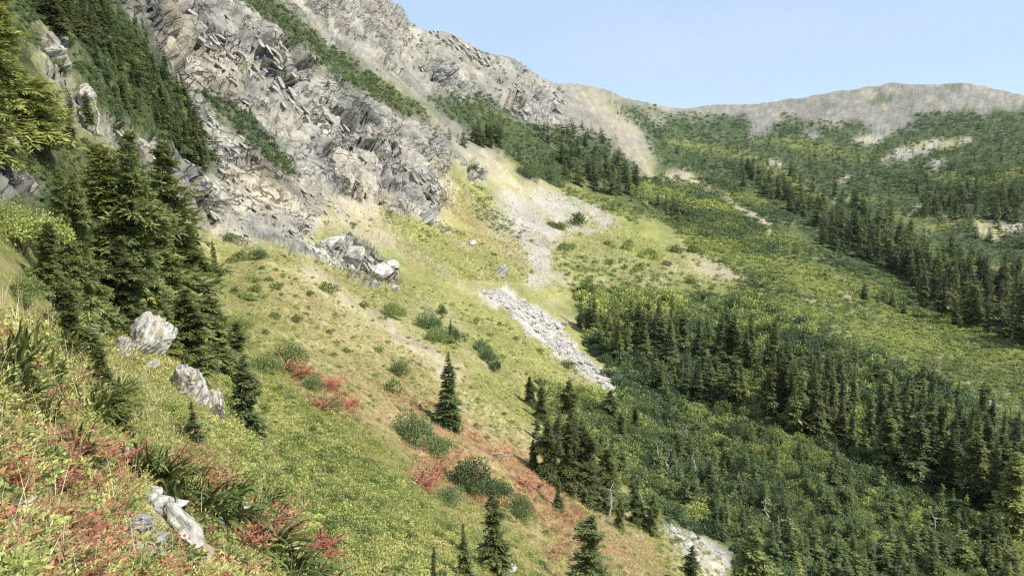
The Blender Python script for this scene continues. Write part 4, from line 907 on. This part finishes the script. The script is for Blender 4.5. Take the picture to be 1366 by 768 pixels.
for u, v, l, lb, rt in ((842, 652, 18, 'short pale log lying beside the gravel gully', (.2, 1.45, .6)), (345, 735, 62, 'white dead branch lying at the bottom among the red tufts', (.2, 1.1, -.9)), (655, 605, 34, 'pale bent log lying in the reddish grass', (.2, 1.5, -.4)),
                        (300, 470, 40, 'curved bare branch right of the boulders', (.3, 1.2, .8)), (262, 420, 50, 'grey fallen limb under the big cluster', (.1, 1.4, .2)), (640, 482, 14, 'small white log in the meadow bushes', (.1, 1.4, -.6)), (1125, 240, 20, 'pale slanting log on the far slope', (.2, 1.3, .8))):
    o = snag(u, v, l, lb, lying=True, tw=1.6 if l < 40 else .9); o.rotation_euler = rt
# ------------------------------------------------------------------ bushes
NB = [0]
def bush(u, v, wpx, label, group=None, tint=.1, mesh=None, zs=1.0, name='bush', cat='bush'):
    P, ok = hit(u, v)
    if not ok[0]: return
    P = P[0]; r = wpx / 2 / ppm(P); lv = 0 if wpx < 16 else 1 if wpx < 34 else 2
    o = thing(name, label, cat, (P[0], P[1], P[2] - r * .08), R5.uniform(0, 6.28), (r * R5.uniform(.9, 1.2), r * R5.uniform(.85, 1.1), r * zs * R5.uniform(.85, 1.15)), group)
    part('crown', mesh or SHR[lv][int(R5.integers(0, 4))], o, tint)
    if wpx > 18: part('stems', STEM[int(R5.integers(0, 3))], o)['kind'] = 'stuff'
    NB[0] += 1
for u, v, w, ti, lb in ((573, 440, 46, .06, 'large dark round bush in the middle of the meadow'), (604, 457, 34, .02, 'dark bush touching the large round one on its right'), (585, 455, 34, .3, 'lighter bush in front of the large round one'), (532, 500, 38, .4, 'olive green bush left of the lone fir'),
        (524, 525, 30, .35, 'olive bush below the other olive one left of the lone fir'), (650, 484, 34, .05, 'bluish bush right of the lone fir'), (640, 470, 24, .05, 'upper bluish bush right of the lone fir'), (658, 495, 20, .1, 'small bush at the lower end of the bluish ones'),
        (345, 345, 34, .12, 'dark bush at the foot of the cliff left of the crag'), (312, 322, 24, .2, 'green bush at the foot of the cliff'), (470, 302, 14, .2, 'little bush above the crag'), (525, 424, 36, .45, 'yellow-green bush below the crag'), (440, 392, 30, .5, 'low olive bush left below the crag'),
        (635, 430, 14, .3, 'small bush in the bright meadow, left'), (667, 435, 12, .2, 'tiny dark bush near the stream bed'), (720, 470, 18, .4, 'small olive bush in the bright meadow beside the stream bed'), (756, 490, 20, .35, 'small bush beside the stream bed, lower one'),
        (548, 592, 62, .12, 'dark green bush in the row of bushes on the red slope, leftmost'), (580, 608, 56, .18, 'dark bush second from the left in the row on the red slope'), (625, 655, 76, .06, 'big bluish green bush left of the tall thin fir'), (660, 668, 60, .1, 'bluish green bush behind the tall thin fir'),
        (600, 672, 50, .15, 'dark bush below the row on the red slope'), (690, 690, 44, .2, 'green bush right of the tall thin fir'), (700, 700, 40, .5, 'olive bush right of the tall thin fir, lower one'), (385, 487, 56, .3, 'green bush at the head of the red plants'), (355, 500, 56, .35, 'green bush right of the big cluster'),
        (415, 520, 40, .2, 'dark bush behind the red plants'), (440, 545, 36, .3, 'bush at the right end of the red plants'), (320, 440, 46, .45, 'olive bush between the cluster and the meadow'), (30, 335, 110, .8, 'yellowish bush with pale tips at the left edge'), (8, 305, 80, .9, 'pale yellow bush at the left edge, upper one'),
        (70, 350, 70, .55, 'olive bush under the dark firs at the left'), (130, 560, 60, .35, 'dark green bush left of the little firs'), (190, 610, 60, .6, 'yellow-green bush in front of the strap-leaved plants'), (230, 560, 56, .75, 'yellow-green bush below the lower boulder'), (30, 400, 70, .5, 'olive bush in the tan plants at the left'),
        (225, 455, 46, .2, 'dark bush hiding the right side of the first boulder'), (770, 300, 30, .1, 'dark scrub mat on the right part of the scree fan'), (668, 112, 14, .1, 'dark bush beside the high crag'), (632, 228, 16, .02, 'black-green bush in the cave mouth'), (495, 192, 16, .02, 'dark bush on the big cliff'),
        (705, 238, 40, .06, 'dense dark thicket left of the grove above the scree'), (728, 238, 38, .04, 'dense dark thicket next to the grove above the scree'), (590, 420, 20, .4, 'small bush above the large dark one')):
    bush(u, v, w * (1.1 if w > 18 else 1.0), lb, tint=ti, zs=1.2 if 500 < u < 700 else 1.0)
bushgroups = [
 ([(850, 540), (960, 560), (1100, 640), (1240, 720), (1380, 780), (1150, 820), (980, 790), (980, 740), (900, 690), (850, 640)], 120, (30, 60), 'lower right thicket', 'bushes of the lower right thicket', (0, .35)),
 ([(1000, 560), (1150, 640), (1250, 740), (1350, 800), (1150, 790), (1030, 640)], 56, (26, 54), 'yellow-green patches in the thicket', 'yellow-green bushes of the lower right thicket', (.55, .95)),
 ([(700, 510), (850, 545), (880, 640), (850, 700), (780, 640), (720, 570)], 62, (18, 42), 'bank below the stream bed', 'bushes between the lower grove and the stream bed', (.2, .75)),
 ([(735, 300), (980, 345), (1000, 400), (800, 372), (740, 360)], 34, (10, 22), 'grassy shelf by the scree', 'low bushes on the grassy shelf', (.3, .7)),
 ([(290, 330), (440, 380), (540, 440), (500, 500), (380, 470), (300, 420)], 26, (10, 24), 'near meadow', 'low bushes on the near meadow', (.35, .7)),
]
for poly, n, (s0, s1), lb, gp, tr in bushgroups:
    uv = samp(poly, n, R5); ss = R5.uniform(s0, s1, n); ti = R5.uniform(*tr, n)
    pl = rank_words(uv[:, 0], ('leftmost part', 'left part', 'middle', 'right part', 'rightmost part')); dp = rank_words(uv[:, 1], ('upper', 'central', 'lower')); sz = rank_words(ss, ('small', 'middling', 'large')); tw = rank_words(ti, ('darker', 'paler'))
    for k in range(n): bush(uv[k, 0], uv[k, 1], ss[k], '%s %s bush, %s %s of the %s' % (sz[k], tw[k], dp[k], pl[k], lb), gp, ti[k])
# scrub that nobody could count
def tint_low(lo, hi, sc=18):
    def f(P, uv, rng): return np.clip(lo + (hi - lo) * (.5 + 1.5 * fbm(P / sc, 3, 77)) + rng.normal(0, .10, len(P)), 0, 1)
    return f
def notbare(uv, rng): 
    c = cover_at(uv[:, 0] + rng.normal(0, 2, len(uv)), uv[:, 1] + rng.normal(0, 2, len(uv))); return (c[:, 8] + c[:, 9]) > .5
grow('mountain_scrub', [[(790, 128), (1010, 150), (1366, 150), (1400, 360), (1366, 440), (1250, 400), (1090, 320), (960, 240), (880, 220), (850, 170)]], [9000], SHR[0], (1.6, 4.2), seed=11, keep=notbare, tintf=lambda P, uv, rng: np.clip(cover_at(uv[:, 0], uv[:, 1])[:, 9] * .75 + .12 + .5 * fbm(P / 40, 3, 77) + rng.normal(0, .08, len(P)), 0, 1), aspect=(.5, .8), label='dark low scrub covering the far slope')
grow('slope_scrub', [[(880, 290), (1010, 300), (1120, 340), (1366, 450), (1400, 640), (1290, 560), (1200, 500), (1100, 460), (1010, 420), (900, 340)], [(830, 240), (900, 235), (960, 240), (1060, 290), (1030, 345), (880, 300)]], [6500, 2200], SHR[0], (2.5, 6.5), seed=12, keep=lambda uv, r: notbare(uv, r) | (r.random(len(uv)) < .07), tintf=tint_low(.0, .95, 22), aspect=(.5, .8), label='green and yellow-green scrub on the middle right slope')
grow('thicket', [[(770, 390), (1000, 400), (1200, 490), (1366, 570), (1400, 800), (1000, 800), (975, 720), (870, 640), (850, 560), (790, 470)], [(745, 520), (860, 535), (900, 640), (970, 725), (890, 695), (830, 640), (780, 590)]], [4300, 330], SHR[1], (5, 19), seed=13, tintf=tint_low(-.2, .9, 10), aspect=(.6, 1.1), label='dense bushes under the valley firs')
grow('rib_scrub', [BAND_A, BAND_B, [(560, 130), (640, 120), (700, 160), (800, 170), (860, 230), (760, 240), (690, 215), (600, 160)], [(685, 228), (720, 214), (768, 240), (745, 250)]], [900, 420, 900, 260], SHR[0], (2.2, 5.5), seed=14, tintf=tint_low(0, .35, 20), keep=lambda uv, r: notbare(uv, r) | (r.random(len(uv)) < .15), aspect=(.6, 1), label='dark creeping scrub along the ledges of the cliffs')
grow('left_scrub', [[(60, 0), (150, 0), (190, 60), (235, 110), (298, 220), (250, 300), (270, 400), (160, 400), (60, 320), (0, 180), (0, 0)], [(-20, 170), (90, 170), (110, 300), (60, 340), (-20, 290)]], [1600, 420], SHR[1], (3.5, 10), seed=15, tintf=tint_low(0, .5, 6), keep=lambda uv, r: notbare(uv, r) | (r.random(len(uv)) < .08), aspect=(.6, 1), label='dark scrub between the firs on the left rib')
grow('cliff_ledge_plants', [[(300, 0), (560, 0), (600, 200), (450, 250), (250, 120)], [(250, 220), (420, 260), (560, 310), (420, 330), (270, 300)], [(540, 30), (760, 120), (640, 200), (560, 100)]], [110, 70, 120], SHR[0], (1.5, 5), seed=16, tint=(.1, .7), aspect=(.6, 1), label='small plants on the ledges of the cliffs')
grow('meadow_shrubs', [[(500, 280), (700, 330), (720, 380), (620, 370)], [(620, 390), (850, 540), (700, 520), (560, 440)], [(730, 320), (1010, 390), (760, 390)], [(300, 320), (640, 520), (900, 740), (700, 740), (400, 520)], [(620, 230), (720, 330), (640, 300)], [(735, 245), (860, 280), (850, 300), (760, 262)]], [50, 90, 260, 260, 90, 160], SHR[0], (1.8, 7), seed=17, tint=(.25, .85), aspect=(.4, .8), label='low shrubs dotted over the meadows')
# ------------------------------------------------------------------ meadow plants
def herb_tint(P, uv, rng):
    c = cover_at(uv[:, 0], uv[:, 1]); return np.clip((c[:, 1] + c[:, 3] * 1.2 + c[:, 2] * .8) * .9 + fbm(P / 3.0, 3, 31) * .9 + rng.normal(0, .12, len(P)), 0, 1)
BETW = [(120, 425), (330, 440), (335, 570), (230, 565), (130, 480)]
NEAR = [(-30, 400), (60, 430), (130, 470), (230, 560), (330, 560), (460, 600), (640, 700), (660, 800), (-30, 820)]
MIDM = [(290, 330), (430, 380), (560, 450), (700, 560), (860, 700), (900, 790), (640, 790), (500, 620), (330, 500)]
STRIP = [(700, 500), (850, 535), (870, 640), (900, 690), (985, 770), (1000, 800), (900, 790), (860, 710), (790, 640), (740, 560)]
FARM = [(600, 385), (700, 440), (850, 540), (760, 600), (640, 520), (520, 430), (440, 385), (320, 330), (300, 320)]
grow('short_grass', [NEAR, BETW], [15000, 2200], TUFT, (.06, .19), seed=21, px=False, tintf=herb_tint, label='short grass in the foreground', keep=lambda uv, r: (cover_at(uv[:, 0], uv[:, 1])[:, 6] < .4) & (r.random(len(uv)) > cover_at(uv[:, 0], uv[:, 1])[:, 3]))
grow('meadow_grass', [MIDM, FARM, STRIP], [16000, 9000, 2600], TUFT, (.14, .38), seed=20, px=False, tintf=herb_tint, label='grass of the near meadow', keep=lambda uv, r: r.random(len(uv)) > cover_at(uv[:, 0], uv[:, 1])[:, 3] * 1.3)
grow('meadow_clumps', [NEAR, [(280, 480), (400, 520), (480, 600), (660, 740), (640, 800), (300, 800)], MIDM, FARM, STRIP], [150, 620, 420, 260, 380], SHR[1], (.12, .42), seed=29, px=False, tint=(.35, 1), aspect=(.5, .8), label='leafy clumps in the near meadow')
grow('slope_grass', [[(500, 275), (705, 330), (705, 378), (600, 372), (530, 335)], [(735, 250), (1010, 390), (740, 390), (720, 340)], [(590, 225), (700, 300), (690, 340), (580, 270)]], [4500, 4500, 1500], TUFT, (2.0, 4.0), seed=22, tintf=herb_tint, keep=lambda uv, r: (cover_at(uv[:, 0], uv[:, 1])[:, [0, 1, 9]].sum(1) > .4), label='grass of the upper slopes')
grow('meadow_herbs', [NEAR, BETW, [(280, 480), (400, 520), (480, 600), (660, 740), (640, 800), (300, 800)], MIDM, FARM, STRIP], [5200, 700, 7200, 4200, 1800, 1500], HERB, (.08, .21), seed=23, px=False, tintf=tint_low(.25, 1.15, 5), keep=lambda uv, r: (cover_at(uv[:, 0], uv[:, 1])[:, [3, 6]].sum(1) < .5), label='leafy yellow-green plants of the near meadow')
grow('ferns', [[(-30, 400), (100, 420), (230, 560), (330, 640), (460, 700), (500, 800), (-30, 820)]], [520], FERN, (.2, .45), seed=24, px=False, tint=(0, 1), label='ferns between the red plants')
grow('red_plants', [[(370, 480), (470, 510), (480, 560), (420, 545)], [(520, 560), (620, 600), (720, 680), (640, 680), (560, 640)], [(600, 560), (700, 610), (800, 700), (760, 760), (680, 640)], [(-30, 420), (130, 500), (160, 640), (-30, 640)], [(480, 500), (560, 530), (640, 570), (560, 560)], [(-30, 580), (200, 610), (330, 700), (440, 800), (-30, 800)], [(640, 460), (700, 500), (660, 500)], [(800, 560), (850, 600), (840, 640), (810, 620)]],
     [200, 460, 560, 130, 150, 520, 30, 34], REDT, (.10, .26), seed=25, px=False, tint=(0, 1), label='reddish plants in the meadow')
grow('dry_stalks', [[(-30, 400), (120, 420), (230, 560), (330, 620), (450, 700), (500, 800), (-30, 820)], MIDM], [330, 400], STALK, (.35, .8), seed=26, px=False, tint=(0, 1), label='tall dry grass stalks')
grow('loose_stones', [[(-30, 640), (230, 660), (330, 740), (360, 800), (-30, 800)], [(350, 360), (640, 520), (600, 520), (380, 400)], [(120, 420), (300, 560), (250, 600)]], [420, 260, 50], CHIP, (.02, .09), seed=27, px=False, label='small stones on bare ground')
CLIFFP = [(140, 0), (350, 0), (400, 50), (500, 125), (560, 165), (590, 210), (605, 262), (570, 285), (520, 275), (430, 240), (340, 150), (260, 100), (190, 60)]
SLABP = [(270, 140), (400, 240), (500, 275), (430, 320), (330, 318), (262, 298), (235, 250)]
_x = np.array([.62, .42, -.66]); _n = np.array([.60, -.10, .72]); _x /= np.linalg.norm(_x); _z = _n - _x * (_n @ _x); _z /= np.linalg.norm(_z); _y = np.cross(_z, _x)
BLK = Matrix(((_x[0], _y[0], _z[0]), (_x[1], _y[1], _z[1]), (_x[2], _y[2], _z[2]))).to_euler()
def blocky(uv, r):      # blocks stand out in ledges and clusters
    c = cover_at(uv[:, 0], uv[:, 1])[:, [6, 7, 3]].sum(1)
    a = (uv[:, 0] * .78 + uv[:, 1] * .62) / 60; b = (-uv[:, 0] * .62 + uv[:, 1] * .78) / 17
    return (c > .55) & (fbm(np.stack([a, b, a * 0], 1), 3, 301) > .06)
grow('cliff_blocks', [CLIFFP, SLABP, [(560, 90), (620, 90), (640, 130), (600, 140)], [(670, 110), (750, 115), (760, 150), (690, 165)], [(560, 35), (620, 50), (760, 108), (740, 120), (620, 75)], [(400, 300), (500, 310), (535, 360), (530, 392), (440, 345)], [(50, 40), (110, 70), (200, 200), (240, 270), (150, 170)], [(600, 200), (700, 235), (690, 260), (620, 240)]],
     [430, 130, 70, 120, 170, 150, 110, 90], CBLK, (1.5, 6.5), seed=41, sink=.22, base_rot=tuple(BLK), keep=blocky, label='fractured blocks standing out of the cliffs')
grow('scree_blocks', [FAN, [(700, 370), (735, 372), (740, 388), (712, 386)], [(860, 375), (985, 350), (980, 375), (880, 385)], [(600, 230), (660, 290), (690, 340), (640, 290)]], [420, 30, 60, 90], STONE, (.9, 3.2), seed=42, label='larger blocks scattered over the scree')
# single plants of the foreground
def plant(u, v, hpx, me, name, cat, label, group, tint, wide=1.0, stem=True):
    P, ok = hit(u, v); P = P[0]; h = hpx / ppm(P)
    h *= 1.5 if 'strap' in name else 1.05
    o = thing(name, label, cat, (P[0], P[1], P[2] - h * .02), R5.uniform(-.5, .5) if name == 'strap_leaved_plant' else R5.uniform(0, 6.28), (h * wide, h * wide, h), group, (R5.normal(0, .06), R5.normal(0, .06)))
    part('leaves', me, o, tint)
STR = ((196, 640, 58, .1), (175, 625, 46, .3), (232, 672, 50, .2), (256, 680, 56, .1), (282, 690, 58, .05), (305, 702, 60, .1), (330, 716, 62, .2), (352, 732, 60, .1), (325, 752, 50, .4), (370, 770, 58, .1), (395, 775, 60, .15), (425, 785, 46, .3),
        (302, 662, 46, .05), (355, 672, 34, .05), (125, 560, 46, .4), (98, 610, 50, .1), (112, 628, 40, .2), (140, 545, 50, .5), (30, 480, 50, .3), (8, 500, 60, .2), (20, 530, 50, .4), (60, 505, 44, .5), (85, 470, 40, .4), (432, 730, 30, .2), (225, 640, 50, .35), (160, 530, 34, .4), (60, 565, 46, .45))
SW = rank_words(np.array([x[1] for x in STR]), ('uppermost', 'upper', 'middle', 'lower', 'low', 'lowest')); SU = rank_words(np.array([x[0] for x in STR]), ('at the picture edge', 'near the picture edge', 'left of the little firs', 'below the little firs', 'above the stones', 'right of the stones'))
for k, (u, v, h, ti) in enumerate(STR):
    lb = ('first second third fourth fifth sixth seventh eighth ninth last'.split()[k - 2] + ' clump from the left in the strap-leaved row') if 2 <= k <= 11 else {12: 'small round clump of dark strap leaves above the strap-leaved row', 13: 'small dark strap-leaved clump alone at the meadow edge', 23: 'little strap-leaved clump by the rightmost red tuft'}.get(k) or (
        '%s strap-leaved clump, %s, among red and tan plants' % (SW[k], SU[k]))
    plant(u, v, h, STRAP[k % 4], 'strap_leaved_plant', 'plant', lb, 'clumps of strap leaves, ' + ('beside the slab' if 2 <= k <= 11 else 'at the meadow edge' if k in (12, 13, 23) else 'at the left'), ti)
_rx = np.random.default_rng(9)
REDX = [(u, v, _rx.uniform(34, 60)) for u, v in zip(_rx.uniform(0, 330, 42), _rx.uniform(600, 800, 42)) if v > 560 + u * .5 and not (150 < u < 320 and 650 < v < 775)]
reds = [(240, 625, 46), (262, 640, 40), (285, 648, 44), (232, 640, 34), (275, 660, 34), (372, 700, 40), (385, 720, 38), (425, 745, 42), (360, 725, 36), (80, 640, 50), (60, 625, 44), (120, 620, 36), (40, 700, 50), (20, 740, 56), (80, 745, 60), (130, 750, 56), (60, 772, 60), (170, 765, 50),
        (100, 715, 46), (150, 700, 44), (10, 690, 46), (120, 775, 56), (12, 660, 36), (150, 650, 34), (110, 665, 40), (50, 655, 36), (380, 495, 26), (405, 505, 22), (440, 520, 26), (430, 548, 24), (465, 548, 20), (20, 500, 34), (100, 520, 28), (580, 640, 34), (560, 648, 30), (735, 745, 24), (70, 600, 40), (700, 650, 20), (715, 655, 20), (570, 655, 26), (90, 780, 60), (200, 785, 50), (320, 780, 40)]
RA = reds + REDX; ru_ = rank_words(np.array([x[0] for x in RA]), ('leftmost', 'far left', 'left', 'inner left', 'central left', 'central', 'inner right', 'right', 'rightmost')); rv_ = rank_words(np.array([x[1] for x in RA]), ('top', 'upper', 'middle', 'lower', 'low', 'bottom')); rs_ = rank_words(np.array([x[2] for x in RA]), ('small', 'medium', 'large'))
for k, (u, v, h) in enumerate(RA):
    lb, gp = (('red-leaved plant in the two red tufts above the strap leaves', 'red plants above the strap leaves') if k < 5 else ('red-leaved plant in the tufts right of the white dead branch', 'red plants by the dead branch') if k < 9 else ('red-leaved plant in the bottom left corner', 'red plants in the bottom left corner') if v > 590 and u < 340 else
              ('red-leaved plant on the upper edge of the near meadow', 'red plants on the upper meadow edge') if u < 500 and v < 600 else ('red-leaved plant on the reddish slope left of the tall thin fir', 'red plants on the reddish slope'))
    lb = '%s %s' % (rs_[k], lb) if k < 9 else '%s red-leaved plant, %s %s, %s' % (rs_[k], ru_[k], rv_[k], lb.split('red-leaved plant ')[1])
    plant(u, v, h, REDB[k % 4], 'red_leaved_plant', 'plant', lb, gp, R5.uniform(0, 1), 1.2)
for u, v, h, lb in ((155, 690, 90, 'tall tuft of straw-coloured grass left of the strap leaves'), (120, 735, 80, 'tall straw-coloured grass rising from the red plants'), (30, 640, 60, 'dry yellow grass tuft at the left edge'), (60, 480, 50, 'dry grass stalks in the tan plants at the left')):
    plant(u, v, h, STALK[int(h) % 3], 'grass_tuft', 'grass', lb, None, .5, 1.0)
by = {}
for o in S.collection.objects:
    if 'label' in o and 'category' in o: by.setdefault(o['label'], []).append(o)
for lb, os_ in by.items():
    if 2 <= len(os_) <= 4:
        os_.sort(key=lambda o: o.location.x / max(o.location.y, 1))
        wd = {2: ('left one', 'right one'), 3: ('left one', 'middle one', 'right one'), 4: ('leftmost', 'inner left', 'inner right', 'rightmost')}[len(os_)]
        for o, w_ in zip(os_, wd):
            if len((lb + ' ' + w_).split()) <= 16: o['label'] = lb + ', ' + w_
print('firs', NFIR[0], 'bushes', NB[0])

# ------------------------------------------------------------------ air
bm = bmesh.new(); bmesh.ops.create_cube(bm, size=1); me = bpy.data.meshes.new('haze'); bm.to_mesh(me); bm.free()
zlo, zhi = float(GP[..., 2].min()) - 1, float(GP[..., 2].max()) + 12
hz = link('haze', me, kind='stuff'); hz.location = (0, 1200, (zlo + zhi) / 2); hz.scale = (5600, 3100, zhi - zlo)
m, t, N, K = nodes('haze'); o_ = N('ShaderNodeOutputMaterial'); v_ = N('ShaderNodeVolumePrincipled'); v_.inputs['Color'].default_value = (.86, .92, 1, 1); v_.inputs['Density'].default_value = .00004; v_.inputs['Anisotropy'].default_value = .3
K(v_.outputs[0], o_.inputs['Volume']); me.materials.append(m)
